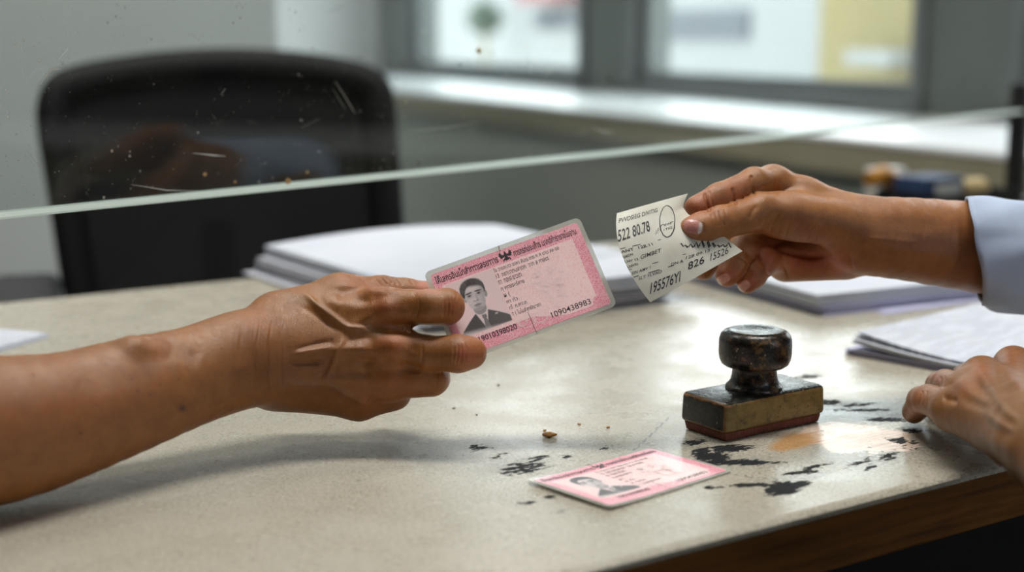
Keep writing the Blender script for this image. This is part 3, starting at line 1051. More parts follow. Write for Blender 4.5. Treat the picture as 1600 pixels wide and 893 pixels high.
def paper_stack(name, corner, ux, w, d, z0, t, n, mat, label, group=None, jit=.002, curl=None, rot=0.0, cat='paper stack', seed=1):
    """n layers of w x d m sheets lying from corner along ux (and its left-hand normal)"""
    rs = np.random.default_rng(seed)
    ux = np.array([ux[0], ux[1], 0]); uy = np.array([-ux[1], ux[0], 0])
    root_m = frame(ux, uy, (0, 0, 1), (corner[0], corner[1], TABLE + z0))
    V, F, base = [], [], 0
    G_ = 14
    for k in range(n):
        ox, oy, a = rs.normal(0, jit), rs.normal(0, jit), rs.normal(0, jit * 2.2) + rot
        za, zb = t * k / n, t * (k + 1) / n - t / n * .05
        u = np.linspace(0, 1, G_); UU, VV = np.meshgrid(u, u, indexing='ij')
        x = UU * w + ox; y = VV * d + oy
        x, y = x * math.cos(a) - y * math.sin(a), x * math.sin(a) + y * math.cos(a)
        lift = curl(UU, VV) * (.35 + .65 * (k + 1) / n) if curl else np.zeros_like(UU)
        pts = [np.stack([x, y, zb + lift], -1).reshape(-1, 3), np.stack([x, y, za + lift], -1).reshape(-1, 3)]
        V += pts
        idx = np.arange(G_ * G_).reshape(G_, G_)
        q = np.stack([idx[:-1, :-1].ravel(), idx[1:, :-1].ravel(), idx[1:, 1:].ravel(), idx[:-1, 1:].ravel()], 1)
        F += (q + base).tolist() + (q[:, ::-1] + base + G_ * G_).tolist()
        ring = list(idx[:, 0]) + list(idx[-1, 1:]) + list(idx[-2::-1, -1]) + list(idx[0, -2:0:-1])
        for i in range(len(ring)):
            a_, b_ = ring[i] + base, ring[(i + 1) % len(ring)] + base
            F.append((a_, a_ + G_ * G_, b_ + G_ * G_, b_))
        base += 2 * G_ * G_
    o = new_mesh(name, np.concatenate(V), F, mat)
    o.matrix_world = root_m @ Matrix.Translation(o.location)
    tag(o, label, cat, group)
    return o


def dirpx(p, q):
    return nrm(G(*q) - G(*p))


# the pile behind the held card, along the back edge of the desk
c1 = G(404, 432)
u1 = D1
cA = c1 - D2 * .285 + D1 * .004
paper_stack('paper_stack', cA + D1 * .0, u1, .215, .297, 0, .009, 7, M_bound, 'lowest grey-edged bundle of the paper pile behind the held card', 'paper pile behind the held card', .0035, seed=2)
paper_stack('paper_stack', cA + D1 * .006, u1, .212, .295, .0092, .006, 6, M_bound, 'middle bundle of the paper pile behind the held card', 'paper pile behind the held card', .002, seed=3, rot=.02)
paper_stack('paper_stack', cA + D1 * .008 - D2 * .004, u1, .235, .30, .0156, .010, 9, M_paper, 'top white bundle of the paper pile in front of the office chair', 'paper pile behind the held card', .0012, seed=4, curl=lambda u, v: .006 * np.sin(u * 3.0) * v)

# the pile under the hand with the receipt
c2 = G(1281, 494)
u2 = nrm(D1 * 1.0 - D2 * .12)
v2 = np.array([-u2[1], u2[0], 0])
paper_stack('paper_stack', c2 + u2 * .004, u2, .29, .235, 0, .007, 7, M_paper2, 'lavender lower bundle of the paper pile below the hand holding the receipt', 'paper pile under the raised hand', .003, seed=5)
paper_stack('paper_stack', c2 - u2 * .002, u2, .286, .232, .0072, .009, 8, M_paper, 'white upper bundle of the paper pile below the hand holding the receipt', 'paper pile under the raised hand', .0012, seed=6, curl=lambda u, v: .003 * (1 - u) * v)
fan = (('lowest lavender sheet fanned out to the right below the raised hand', .065, -.030, -.05), ('second fanned lavender sheet below the raised hand', .055, -.022, -.02),
       ('third fanned lavender sheet below the raised hand', .048, -.014, .01))
for k, (lb, sx0, sy0, ra) in enumerate(fan):
    pass
fs0 = c2 + u2 * .050 - v2 * .018
paper_stack('paper_sheet', fs0, u2, .285, .012, 0, .0012, 2, M_paper2, 'loose lavender sheets fanned out in front of the pile below the raised hand', 'paper pile under the raised hand', .002, seed=9, rot=.09, cat='paper sheet')

# printed papers by the resting hand
c3 = G(1322, 553)
u3 = dirpx((1322, 553), (1482, 582))
v3_ = np.array([-u3[1], u3[0], 0])
paper_stack('paper_stack', c3, u3, .21, .26, 0, .0042, 5, M_paper2, 'lower sheets of the printed papers behind the resting hand', 'printed papers behind the resting hand', .0016, seed=7)
paper_stack('paper_stack', c3 + u3 * .006, u3, .21, .26, .0043, .0034, 4, M_printed, 'top printed white sheets behind the resting hand, front corner curled up', 'printed papers behind the resting hand', .0010, seed=8, curl=lambda u, v: .0085 * np.clip(1 - u * 2.2 - v * .3, 0, 1) ** 2)

# paper at the left edge of the picture
c4 = G(76, 527)
u4 = dirpx((76, 527), (0, 549))
paper_stack('paper_stack', c4 - nrm(G(30, 510) - G(76, 527)) * 0 , -u4, .21, .15, 0, .003, 3, M_printed, 'white printed sheets on the left end of the desk above the bare forearm', None, .001, seed=10, cat='paper stack').location += Vector(u4 * .21)

# ------------------------------------------------------------------ receipt slip
SQ = np.array([W(964, 333, .724), W(1075, 302, .746), W(1016, 472, .709), W(1160, 392, .737)])   # TL TR BL BR
BULGE = cam2world([-.0062, .001, .006]) - CAM


def slip(u, v):
    u, v = np.asarray(u, float)[..., None], np.asarray(v, float)[..., None]
    p = SQ[0] * (1 - u) * (1 - v) + SQ[1] * u * (1 - v) + SQ[2] * (1 - u) * v + SQ[3] * u * v
    p = p - CR * np.interp(v, [0, .27, .4, .64], [0, .0070, .0072, 0]) * u ** 3
    return p + BULGE * 4 * v * (1 - v) * (1 - .25 * u) + (M_CAM[:, 2] * .003) * 4 * u * (1 - u)


def slip_n(u, v):
    e = 1e-3
    a = slip(u + e, v) - slip(u - e, v); c = slip(u, v + e) - slip(u, v - e)
    n = np.cross(c, a)
    return n / np.linalg.norm(n, axis=-1, keepdims=True)


m, nt, b = mat_new('thermal_paper')
co = objco(nt)
nt.links.new(ramp(nt, noise(nt, co, 60, 4), [(.3, srgb(206, 203, 188)), (.7, srgb(226, 224, 212))]), b.inputs['Base Color'])
b.inputs['Roughness'].default_value = .6
M_slip = m
M_sink = pmat('grey_receipt_print', srgb(62, 60, 62), .6, .25, 500, 0)
receipt = empty('receipt', cam2world([.09, .02, -.727]))
tag(receipt, 'curled cream receipt slip with black figures, held by thumb and finger', 'receipt')
N_ = 34
uu, vv = np.meshgrid(np.linspace(0, 1, N_), np.linspace(0, 1, N_), indexing='ij')
Pf = slip(uu, vv); nn = slip_n(uu, vv)
if np.dot(nn[5, 5], M_CAM[:, 2]) < 0:
    SGN = -1
else:
    SGN = 1
A_ = (Pf + SGN * nn * .00006).reshape(-1, 3); B_ = (Pf - SGN * nn * .00006).reshape(-1, 3)
idx = np.arange(N_ * N_).reshape(N_, N_)
q = np.stack([idx[:-1, :-1].ravel(), idx[:-1, 1:].ravel(), idx[1:, 1:].ravel(), idx[1:, :-1].ravel()], 1)
F = q.tolist() + (q[:, ::-1] + N_ * N_).tolist()
ring = list(idx[:, 0]) + list(idx[-1, 1:]) + list(idx[-2::-1, -1]) + list(idx[0, -2:0:-1])
for i in range(len(ring)):
    a_, b_ = ring[i], ring[(i + 1) % len(ring)]
    F.append((a_, b_, b_ + N_ * N_, a_ + N_ * N_))
new_mesh('slip', np.concatenate([A_, B_]), F, M_slip, receipt, smooth=True, world=True, sharp=50)

# where the printing sits on the slip, read in its own u, v
ug, vg = np.meshgrid(np.linspace(0, 1, 161), np.linspace(0, 1, 161), indexing='ij')
Pg = slip(ug, vg) - CAM
pgx = 800 + FPX * (Pg @ CR) / (Pg @ CF); pgy = 446.5 - FPX * (Pg @ CU) / (Pg @ CF)


def suv(cx, cy):
    px, py = 940 + cx * .28, 240 + cy * .28
    k = np.argmin((pgx - px) ** 2 + (pgy - py) ** 2)
    return np.array([ug.ravel()[k], vg.ravel()[k]])


def slip_text(name, body, a, c, h, bold=.0, shear=0.0):
    """a line of print from crop point a to c, h crop pixels tall"""
    p, q_ = suv(*a), suv(*c)
    v, fs = text_mesh(body, 1.0, shear, bold)
    v = v.copy(); v[:, 0] -= v[:, 0].min()
    L = v[:, 0].max(); hh = v[:, 1].max()
    d = q_ - p
    up = suv(a[0] + h * .12, a[1] - h) - p
    uvp = p + v[:, :1] / L * d + v[:, 1:] / hh * up
    P = slip(uvp[:, 0], uvp[:, 1]) + SGN * slip_n(uvp[:, 0], uvp[:, 1]) * .00016
    return new_mesh(name, P, fs, M_sink, receipt, world=True)


def slip_rule(name, pts, w):
    vs, fs = [], []
    uvs = np.array([suv(*p) for p in pts])
    t = np.gradient(uvs, axis=0); n2 = np.stack([-t[:, 1], t[:, 0]], 1); n2 /= np.linalg.norm(n2, axis=1)[:, None] + 1e-9
    a = np.concatenate([uvs + n2 * w, uvs - n2 * w]); k = len(uvs)
    P = slip(a[:, 0], a[:, 1]) + SGN * slip_n(a[:, 0], a[:, 1]) * .00014
    for i in range(k - 1): fs.append((i, i + 1, i + 1 + k, i + k))
    return new_mesh(name, P, fs, M_sink, receipt, world=True)


slip_text('heading_text', 'PVVDSIEG DIVITIG', (95, 388), (312, 325), 26, .012)
slip_text('number_text', '522 80.78', (84, 492), (272, 428), 66, .012)
for t, a, c, h in (('ANT  128.11', (96, 560), (288, 512), 16), ('GIEDN', (108, 588), (176, 566), 15), ('LNV 13', (118, 616), (206, 592), 16), ('GIMBET', (216, 588), (330, 548), 22),
                   ('LNVEI', (134, 644), (206, 620), 15), ('SIN AMV 1', (166, 676), (272, 640), 17), ('SLT YLVAO', (206, 706), (336, 664), 20), ('DN A', (386, 628), (456, 604), 18),
                   ('128 09.13', (470, 590), (600, 545), 18), ('13 2', (300, 455), (330, 420), 26), ('AWE', (345, 405), (390, 392), 14), ('1TIG', (345, 432), (395, 418), 14)):
    slip_text('detail_text', t, a, c, h, .008)
slip_text('number_text', '195576YI', (268, 784), (436, 710), 66, .012)
slip_text('number_text', '826', (480, 650), (572, 610), 44, .012)
slip_text('number_text', '15526', (606, 598), (704, 556), 40, .005)
slip_rule('ruled_line', [(92, 536), (200, 508), (330, 478)], .004)
slip_rule('ruled_line', [(140, 655), (300, 610), (470, 560)], .003)
slip_rule('ruled_line', [(180, 690), (290, 656), (400, 622)], .004)
slip_rule('stamp_ring', [(366 + 42 * math.cos(t) + 4 * math.sin(t), 378 + 88 * math.sin(t) - 8 * math.cos(t)) for t in np.linspace(0, 2 * PI, 40)], .006)
slip_rule('stamp_ring', [(330, 400), (400, 378)], .004)
for k in range(9):
    x = 440 + k * 30
    slip_rule('scribble', [(x, 500 + 18 * math.sin(k)), (x + 16, 516), (x + 26, 498 + 12 * math.cos(k)), (x + 40, 524)], .007)

# ------------------------------------------------------------------ glass screen over the desk
g0 = W(0, 342, .735)
g1 = G(1597, 176, g0[2])
gd = nrm(g1 - g0); gn = np.array([gd[1], -gd[0], 0])          # gn: towards the camera
if np.dot(gn, CAM - g0) < 0: gn = -gn
GL = float(np.linalg.norm(g1 - g0)) + .42
gorg = g0 - gd * .40
m, nt, b = mat_new('dusty_glass')
nt.nodes.remove(b)
out = nt.nodes['Material Output']
co = objco(nt)
tr = node(nt, 'ShaderNodeBsdfTransparent', {'Color': (.90, .925, .915, 1)})
gl = node(nt, 'ShaderNodeBsdfGlossy', {'Color': (1, 1, 1, 1), 'Roughness': .015})
geo = nt.nodes.new('ShaderNodeNewGeometry')
fr = node(nt, 'ShaderNodeFresnel', {'IOR': math_n(nt, 'SUBTRACT', 1.42, math_n(nt, 'MULTIPLY', geo.outputs['Backfacing'], 1.42 - 1 / 1.42))})
mx = node(nt, 'ShaderNodeMixShader', {0: fr.outputs[0], 1: tr.outputs[0], 2: gl.outputs[0]})
df = node(nt, 'ShaderNodeBsdfDiffuse', {'Color': rgb(srgb(226, 222, 210))})
xyz = node(nt, 'ShaderNodeSeparateXYZ', {'Vector': co})
low = ramp(nt, xyz.outputs[2], [(.0, 1.0), (.10, .35), (.4, .15)])       # more dirt near the lower edge
v1 = node(nt, 'ShaderNodeTexVoronoi', {'Vector': co, 'Scale': 150.0})
s1 = math_n(nt, 'MULTIPLY', ramp(nt, v1.outputs['Distance'], [(.10, 1.0), (.16, 0.0)]), ramp(nt, noise(nt, co, 45, 1), [(.58, 0.0), (.64, 1.0)]))
v2_ = node(nt, 'ShaderNodeTexVoronoi', {'Vector': co, 'Scale': 420.0})
s2 = math_n(nt, 'MULTIPLY', ramp(nt, v2_.outputs['Distance'], [(.12, 1.0), (.2, 0.0)]), ramp(nt, noise(nt, co, 130, 1), [(.57, 0.0), (.63, 1.0)]))
scs = None
for rot, sc_x in ((.35, 1.0), (-.9, 1.3)):
    mp0 = node(nt, 'ShaderNodeMapping', {'Vector': co, 'Rotation': (0, rot, 0)})
    mp = node(nt, 'ShaderNodeMapping', {'Vector': mp0.outputs[0], 'Scale': (14 * sc_x, 14, 900)})
    nz_ = noise(nt, mp.outputs[0], 1.0, 1)
    sc1 = math_n(nt, 'MULTIPLY', ramp(nt, nz_, [(.735, 0.0), (.76, 1.0)]), ramp(nt, noise(nt, co, 22, 2), [(.56, 0.0), (.64, 1.0)]))
    scs = sc1 if scs is None else math_n(nt, 'MAXIMUM', scs, sc1)
smear_n = ramp(nt, noise(nt, co, 14, 5, .65), [(.45, 0.0), (.8, .012)])
dst = math_n(nt, 'MAXIMUM', math_n(nt, 'MULTIPLY', s1, .5), math_n(nt, 'MULTIPLY', s2, .35))
dst = math_n(nt, 'MAXIMUM', dst, math_n(nt, 'MULTIPLY', scs, .5))
dst = math_n(nt, 'ADD', math_n(nt, 'MULTIPLY', dst, math_n(nt, 'ADD', low, .25, True)), math_n(nt, 'MULTIPLY', smear_n, math_n(nt, 'ADD', low, .15)), True)
mx2 = node(nt, 'ShaderNodeMixShader', {0: dst, 1: mx.outputs[0], 2: df.outputs[0]})
nt.links.new(mx2.outputs[0], out.inputs[0])
M_glass = m
m, nt, b = mat_new('painted_edge_glow')  # near-white colour stands in for the light gathered in the glass edge
b.inputs['Base Color'].default_value = rgb(srgb(240, 248, 244))
b.inputs['Roughness'].default_value = .25
b.inputs['Subsurface Weight'].default_value = .0
tl = node(nt, 'ShaderNodeBsdfTranslucent', {'Color': rgb(srgb(225, 238, 232))})
mxe = node(nt, 'ShaderNodeMixShader', {0: .5, 1: b.outputs[0], 2: tl.outputs[0]})
nt.links.new(mxe.outputs[0], nt.nodes['Material Output'].inputs[0])
M_gedge = m
M_post = pmat('black_post_metal', srgb(34, 35, 37), .45, .1, 30, .05, 200, metal=.4)
screen = empty('glass_screen', mat4=frame(gd, -gn, (0, 0, 1), gorg))
tag(screen, 'scratched dusty glass screen hanging across the desk above the hands', 'screen')
TG = .007
mb = MB(); mb.box((GL / 2, TG / 2, .0034 + .40), (GL, TG, .80)); mb.build('pane', M_glass, screen)
mb = MB(); mb.prism([(-.0022, 0), (TG, 0), (TG, .0034), (.0, .0034), (-.0019, .0010)], 0, GL, Matrix(((0, 0, 1, 0), (1, 0, 0, 0), (0, 1, 0, 0), (0, 0, 0, 1)))); mb.build('edge_glow_strip', M_gedge, screen)  # added wedge under the pane, leaning out to catch the ceiling light
gz = float(g0[2] - TABLE)
mb = MB(); mb.box((GL - .008, TG / 2 + .004, (.035 - gz) / 2), (.016, .022, .035 + gz), None, .002); mb.build('post', M_post, screen)
mb = MB(); mb.box((GL - .008, TG / 2 + .004, -gz + .004), (.03, .034, .008), None, .002); mb.build('foot_plate', M_post, screen)
M_speck = pmat('tan_dirt', srgb(196, 160, 104), .8, .2, 600, .2, 900)
for px, py, r_ in ((748, 79, .0026), (450, 283, .0022), (320, 272, .0015), (480, 269, .0012), (367, 284, .0011)):
    p = on_plane(px, py, g0, gn)
    q_ = np.array(screen.matrix_world.inverted() @ Vector(p))
    bm = bmesh.new(); bmesh.ops.create_icosphere(bm, subdivisions=2, radius=1.0)
    for v in bm.verts:
        k = .6 + .8 * vnoise(np.array([v.co[:]]) + px, 1.5, 2)[0]
        v.co = Vector((q_[0] + v.co.x * r_ * k, -.0001 + v.co.y * r_ * .12, q_[2] + v.co.z * r_ * k * .8))
    mb = MB(); mb.bm(bm); mb.build('dirt_speck', M_speck, screen, smooth=True)
M_dspeck = pmat('dark_dirt', srgb(30, 30, 28), .8, .2, 600, .2, 900)
for px, py, r_ in ((719, 99, .0012), (654, 255, .0014), (951, 122, .0016), (957, 130, .0011), (722, 108, .0008)):
    p = on_plane(px, py, g0, gn)
    q_ = np.array(screen.matrix_world.inverted() @ Vector(p))
    bm = bmesh.new(); bmesh.ops.create_icosphere(bm, subdivisions=1, radius=1.0)
    for v in bm.verts: v.co = Vector((q_[0] + v.co.x * r_, -.0001 + v.co.y * r_ * .12, q_[2] + v.co.z * r_ * .8))
    mb = MB(); mb.bm(bm); mb.build('dirt_speck', M_dspeck, screen, smooth=True)

M_scr = pmat('pale_scratch', srgb(205, 208, 204), .6, .05, 300, 0)
for pts, w in (([(640, 204), (700, 199), (752, 190)], .00028), ([(925, 199), (945, 206), (960, 207)], .0005), ([(898, 211), (915, 207)], .0007), ([(820, 85), (826, 98), (830, 116)], .0004), ([(300, 239), (330, 242), (352, 244)], .0005),
               ([(668, 140), (679, 155)], .0003), ([(755, 82), (775, 81)], .0005), ([(205, 288), (260, 297), (310, 298)], .0003), ([(700, 256), (750, 250)], .0003), ([(470, 200), (500, 185)], .00025), ([(345, 148), (352, 138)], .0005), ([(92, 92), (106, 76)], .0005), ([(62, 132), (80, 108), (95, 108)], .0009)):
    q_ = np.array([np.array(screen.matrix_world.inverted() @ Vector(on_plane(px, py, g0, gn))) for px, py in pts])
    t = np.gradient(q_, axis=0); n2 = np.stack([-t[:, 2], 0 * t[:, 0], t[:, 0]], 1); n2 /= np.linalg.norm(n2, axis=1)[:, None]
    k = len(q_); tp = np.linspace(-1, 1, k)[:, None]; ww = w * (1 - .8 * np.abs(tp))
    V = np.concatenate([q_ + n2 * ww, q_ - n2 * ww]); V[:, 1] = -.00012
    new_mesh('scratch', V, [(i, i + k, i + k + 1, i + 1) for i in range(k - 1)], M_scr, screen)

# ------------------------------------------------------------------ office chair behind the desk
M_cframe = pmat('black_chair_plastic', srgb(10, 10, 11), .6, .1, 40, .1, 300, spec=.25)
m, nt, b = mat_new('black_chair_mesh')
co = objco(nt)
b.inputs['Base Color'].default_value = rgb(srgb(13, 14, 15))
b.inputs['Roughness'].default_value = .75
b.inputs['Specular IOR Level'].default_value = .2
w1 = node(nt, 'ShaderNodeTexWave', {'Vector': co, 'Scale': 130.0}, bands_direction='X')
w2 = node(nt, 'ShaderNodeTexWave', {'Vector': co, 'Scale': 130.0}, bands_direction='Z')
hole = ramp(nt, math_n(nt, 'MULTIPLY', w1.outputs['Fac'], w2.outputs['Fac']), [(.55, 0.0), (.7, 1.0)])
trn = node(nt, 'ShaderNodeBsdfTransparent', {'Color': (1, 1, 1, 1)})
mxc = node(nt, 'ShaderNodeMixShader', {0: math_n(nt, 'MULTIPLY', hole, .08), 1: b.outputs[0], 2: trn.outputs[0]})
nt.links.new(mxc.outputs[0], nt.nodes['Material Output'].inputs[0])
M_cmesh = m
M_cpad = pmat('charcoal_arm_pad', srgb(30, 31, 34), .55, .1, 40, .1, 300)
M_steel = pmat('chrome_cylinder', srgb(150, 152, 155), .25, .05, 40, 0, metal=.9)
ch0 = W(342, 300, 1.78)
cx_ = nrm([math.cos(.30), math.sin(.30), 0]); cyb = np.array([-cx_[1], cx_[0], 0])     # cyb: backwards
cup = nrm(np.array([0, 0, 1]) * math.cos(.16) + cyb * math.sin(.16))
cn_ = np.cross(cx_, cup)
chair = empty('office_chair', (ch0[0] - cyb[0] * .22, ch0[1] - cyb[1] * .22, 0))
tag(chair, 'black mesh-back office chair standing behind the desk and the glass screen', 'chair')
out_px = [(57, 190), (60, 150), (72, 124), (100, 106), (160, 92), (250, 80), (345, 75), (440, 78), (520, 88), (572, 102), (598, 124), (608, 160), (613, 230), (619, 310), (622, 400), (612, 470), (585, 500),
          (470, 512), (340, 515), (230, 512), (140, 508), (108, 488), (96, 440), (82, 350), (68, 260)]


def chp(px, py):
    p = on_plane(px, py, ch0, cn_) - ch0
    return np.array([p @ cx_, p @ cup])


def smooth_loop(pts, n=4):
    pts = np.array(pts); k = len(pts); o = []
    for i in range(k):
        p0, p1, p2, p3 = pts[i - 1], pts[i], pts[(i + 1) % k], pts[(i + 2) % k]
        for t in np.arange(n) / n:
            o.append(.5 * ((2 * p1) + (-p0 + p2) * t + (2 * p0 - 5 * p1 + 4 * p2 - p3) * t * t + (-p0 + 3 * p1 - 3 * p2 + p3) * t ** 3))
    return np.array(o)


loop = smooth_loop([chp(*p) for p in out_px])
cen = loop.mean(0)
xw = np.abs(loop[:, 0] - cen[0]).max()


def chw(q2, dz=0.0):
    """back-plane coordinates to world, with the gentle hollow of the backrest"""
    u = (q2[..., 0] - cen[0]) / xw
    off = -.035 * u * u + dz
    return ch0 + q2[..., :1] * cx_ + q2[..., 1:] * cup + off[..., None] * cyb


rings = []
n_l = len(loop)
tn = np.roll(loop, -1, 0) - np.roll(loop, 1, 0); tn /= np.linalg.norm(tn, axis=1)[:, None]
inn = np.stack([-tn[:, 1], tn[:, 0]], 1)
if ((cen - loop) * inn).sum() < 0: inn = -inn
FW = .042
prof = [(0, -.006), (.006, -.014), (FW * .5, -.017), (FW - .006, -.012), (FW, -.004), (FW - .004, .010), (FW * .5, .016), (.006, .012)]
vs, fs = [], []
for a, c in prof:
    vs.append(chw(loop + inn * a, np.full(n_l, c)))
K = len(prof)
V = np.concatenate(vs)
for i in range(K):
    for j in range(n_l):
        a, b_ = i * n_l + j, i * n_l + (j + 1) % n_l
        c, d = ((i + 1) % K) * n_l + (j + 1) % n_l, ((i + 1) % K) * n_l + j
        fs.append((a, b_, c, d))
new_mesh('backrest_frame', V, fs, M_cframe, chair, smooth=True, world=True, sharp=60)
NR = 8
inner = loop + inn * (FW - .008)
vs = []; fs = []
for i in range(NR + 1):
    q2 = inner + (cen - inner) * (i / NR * .98)
    vs.append(chw(q2, np.full(n_l, .006 * (1 - (1 - i / NR) ** 2) + .0)))
for i in range(NR):
    for j in range(n_l):
        fs.append((i * n_l + j, i * n_l + (j + 1) % n_l, (i + 1) * n_l + (j + 1) % n_l, (i + 1) * n_l + j))
fs.append(tuple(range(NR * n_l, (NR + 1) * n_l)))
new_mesh('backrest_mesh', np.concatenate(vs), fs, M_cmesh, chair, smooth=True, world=True)
seat_c = ch0 - cyb * .24; seat_c[2] = .47
Rc = Matrix(((cx_[0], cyb[0], 0), (cx_[1], cyb[1], 0), (0, 0, 1)))
mb = MB(); mb.box(seat_c, (.49, .47, .075), Rc, .03, 4); mb.build('seat', M_cframe, chair, smooth=True, world=True)
mb = MB(); p = ch0 + cyb * .035; mb.tube([(p[0], p[1], .72), (p[0] + cyb[0] * .01, p[1] + cyb[1] * .01, .58), tuple(seat_c + cyb * .2 - [0, 0, .05])], .022, 10)
mb.build('back_support', M_cframe, chair, smooth=True, world=True)
for lbl, px, py, dd in (('left', 36, 452, 1.50), ('right', 708, 366, 1.95)):
    p = W(px, py, dd) - np.array([0, 0, .018])
    side = 1 if lbl == 'right' else -1
    mb = MB()
    b0 = seat_c + cx_ * .24 * side - np.array([0, 0, .02])
    mb.tube([tuple(b0), tuple(b0 + cx_ * .05 * side), (p[0], p[1], p[2] - .16), (p[0], p[1], p[2] - .01)], .018, 10)
    ar = mb.build('armrest', M_cframe, chair, smooth=True, world=True)
    mb = MB(); mb.box(p, (.075, .25, .034), Rc, .014, 3)
    bpy.context.view_layer.update()
    mb.build('arm_pad', M_cpad, ar, smooth=True, world=True)
mb = MB(); mb.lathe([(.026, .14), (.026, .30), (.018, .30), (.018, .435)], 20, Matrix.Translation(Vector((seat_c[0], seat_c[1], 0)))); mb.build('gas_cylinder', M_steel, chair, smooth=True, world=True)
for k in range(5):
    a = 2 * PI * k / 5 + .4
    d = np.array([math.cos(a), math.sin(a), 0]); bs = np.array([seat_c[0], seat_c[1], 0])
    mb = MB(); mb.tube([tuple(bs + [0, 0, .13]), tuple(bs + d * .15 + [0, 0, .115]), tuple(bs + d * .29 + [0, 0, .085])], [.026, .022, .016], 10)
    lg = mb.build('base_leg', M_cframe, chair, smooth=True, world=True)
    bpy.context.view_layer.update()
    mb = MB(); e = bs + d * .29
    t_ = np.cross(d, [0, 0, 1.0])
    Mw = frame(d, (0, 0, 1), t_, e + [0, 0, .028]) @ Matrix.Translation((0, 0, -.02))
    mb.lathe([(.02, 0), (.027, .004), (.027, .036), (.02, .04)], 18, Mw); mb.tube([tuple(e + [0, 0, .03]), tuple(e + [0, 0, .09])], .006, 8)
    mb.build('caster', M_cpad, lg, smooth=True, world=True)

# ------------------------------------------------------------------ small things at the far right of the desk
M_amber = pmat('amber_wood', srgb(196, 136, 48), .45, .15, 30, .1, 200)
M_white_pl = pmat('white_card_box', srgb(214, 216, 212), .5, .05, 20, .05, 200)
M_blue = pmat('dark_blue_box', srgb(42, 66, 104), .5, .1, 20, .05, 200)
M_cream = pmat('cream_roll_paper', srgb(226, 200, 142), .6, .1, 30, .05, 200)
M_pinkc = pmat('pinkish_core', srgb(196, 150, 120), .6, .1, 30, .05, 200)


def base_at(px, py):
    p = G(px, py)
    return p, 2222.0 / np.dot(p - CAM, CF)       # point and pixels per metre


RD = Matrix(((D1[0], D2[0], 0), (D1[1], D2[1], 0), (0, 0, 1)))
p, s = base_at(1392, 318)
st = empty('wooden_stand', tuple(p)); tag(st, 'amber wooden stand with a crossbar at the back of the desk above the forearm', 'stand')
mb = MB(); mb.box(p + [0, 0, .004], (.05, .04, .008), RD, .002); mb.build('base', M_amber, st, world=True)
hgt = (318 - 276) / s
mb = MB(); mb.box(p + [0, 0, hgt / 2], (26 / s, .014, hgt), RD, .003); mb.build('post', M_amber, st, world=True)
mb = MB(); mb.tube([tuple(p - D1 * 52 / s + [0, 0, hgt - .001]), tuple(p - D1 * 20 / s + [0, 0, hgt + .003]), tuple(p + D1 * 10 / s + [0, 0, hgt - .002]), tuple(p + D1 * 50 / s + [0, 0, hgt - .012])], [.010, .0125, .007, .0045], 14)
mb.build('crossbar', M_amber, st, smooth=True, world=True)
p, s = base_at(1400, 308)
p = p + D2 * .03
wb = MB(); wb.box(p + D1 * .012 + [0, 0, .0175], (.046, .03, .035), RD, .002); o = wb.build('white_box', M_white_pl, world=True)
tag(o, 'small white box standing behind the amber wooden stand', 'box')
p, s = base_at(1472, 322)
tr_ = empty('document_tray', tuple(p)); tag(tr_, 'black document tray at the back right of the desk beside the cuff', 'tray')
mb = MB(); mb.box(p + D1 * .008 + [0, 0, .003], (.14, .10, .006), RD, .001); mb.build('tray_floor', M_cframe, tr_, world=True)
for sx0, sy0, lx, ly in ((0, -.049, .14, .004), (0, .049, .14, .004), (-.068, 0, .004, .10), (.068, 0, .004, .10)):
    mb = MB(); mb.box(p + D1 * (.008 + sx0) + D2 * sy0 + [0, 0, .0105], (lx, ly, .021), RD, .001); mb.build('tray_side', M_cframe, tr_, world=True)
bx = empty('blue_box', tuple(p - D1 * .022 + D2 * .0 + np.array([0, 0, .0062]))); tag(bx, 'dark blue carton with a white label lying in the black tray', 'box')
bc = p - D1 * .022 + D2 * .004
mb = MB(); mb.box(bc + [0, 0, .0065 + .016], (.068, .05, .032), RD, .002); mb.build('carton', M_blue, bx, world=True)
mb = MB(); mb.box(bc + D1 * .006 - D2 * .0254 + [0, 0, .0065 + .0145], (.046, .0006, .020), RD); mb.build('label', M_white_pl, bx, world=True)
rl = empty('paper_roll', tuple(p + D1 * .05 + np.array([0, 0, .0062]))); tag(rl, 'cream paper roll lying in the black tray beside the blue carton', 'paper roll')
Mr = frame(D2, (0, 0, 1), -D1, p + D1 * .036 - D2 * .01 + np.array([0, 0, .0062 + .0135]))
mb = MB(); mb.lathe([(.005, -.02), (.0135, -.02), (.0135, .02), (.005, .02)], 28, Mr); mb.build('roll', M_cream, rl, smooth=True, world=True)
mb = MB(); mb.lathe([(.0035, .0198), (.0105, .0198), (.0105, .0206), (.0035, .0206)], 24, Mr); mb.build('core', M_pinkc, rl, smooth=True, world=True)
# ------------------------------------------------------------------ hands: smooth solids grown around bones, in camera-axis millimetres
def cm(px, py, d):
    """pixel and depth (m) -> camera-axis millimetres"""
    return np.array([d * (px - 800) / FPX, d * (446.5 - py) / FPX, -d]) * 1000


def w2c(p):
    return (np.asarray(p) - CAM) @ M_CAM * 1000


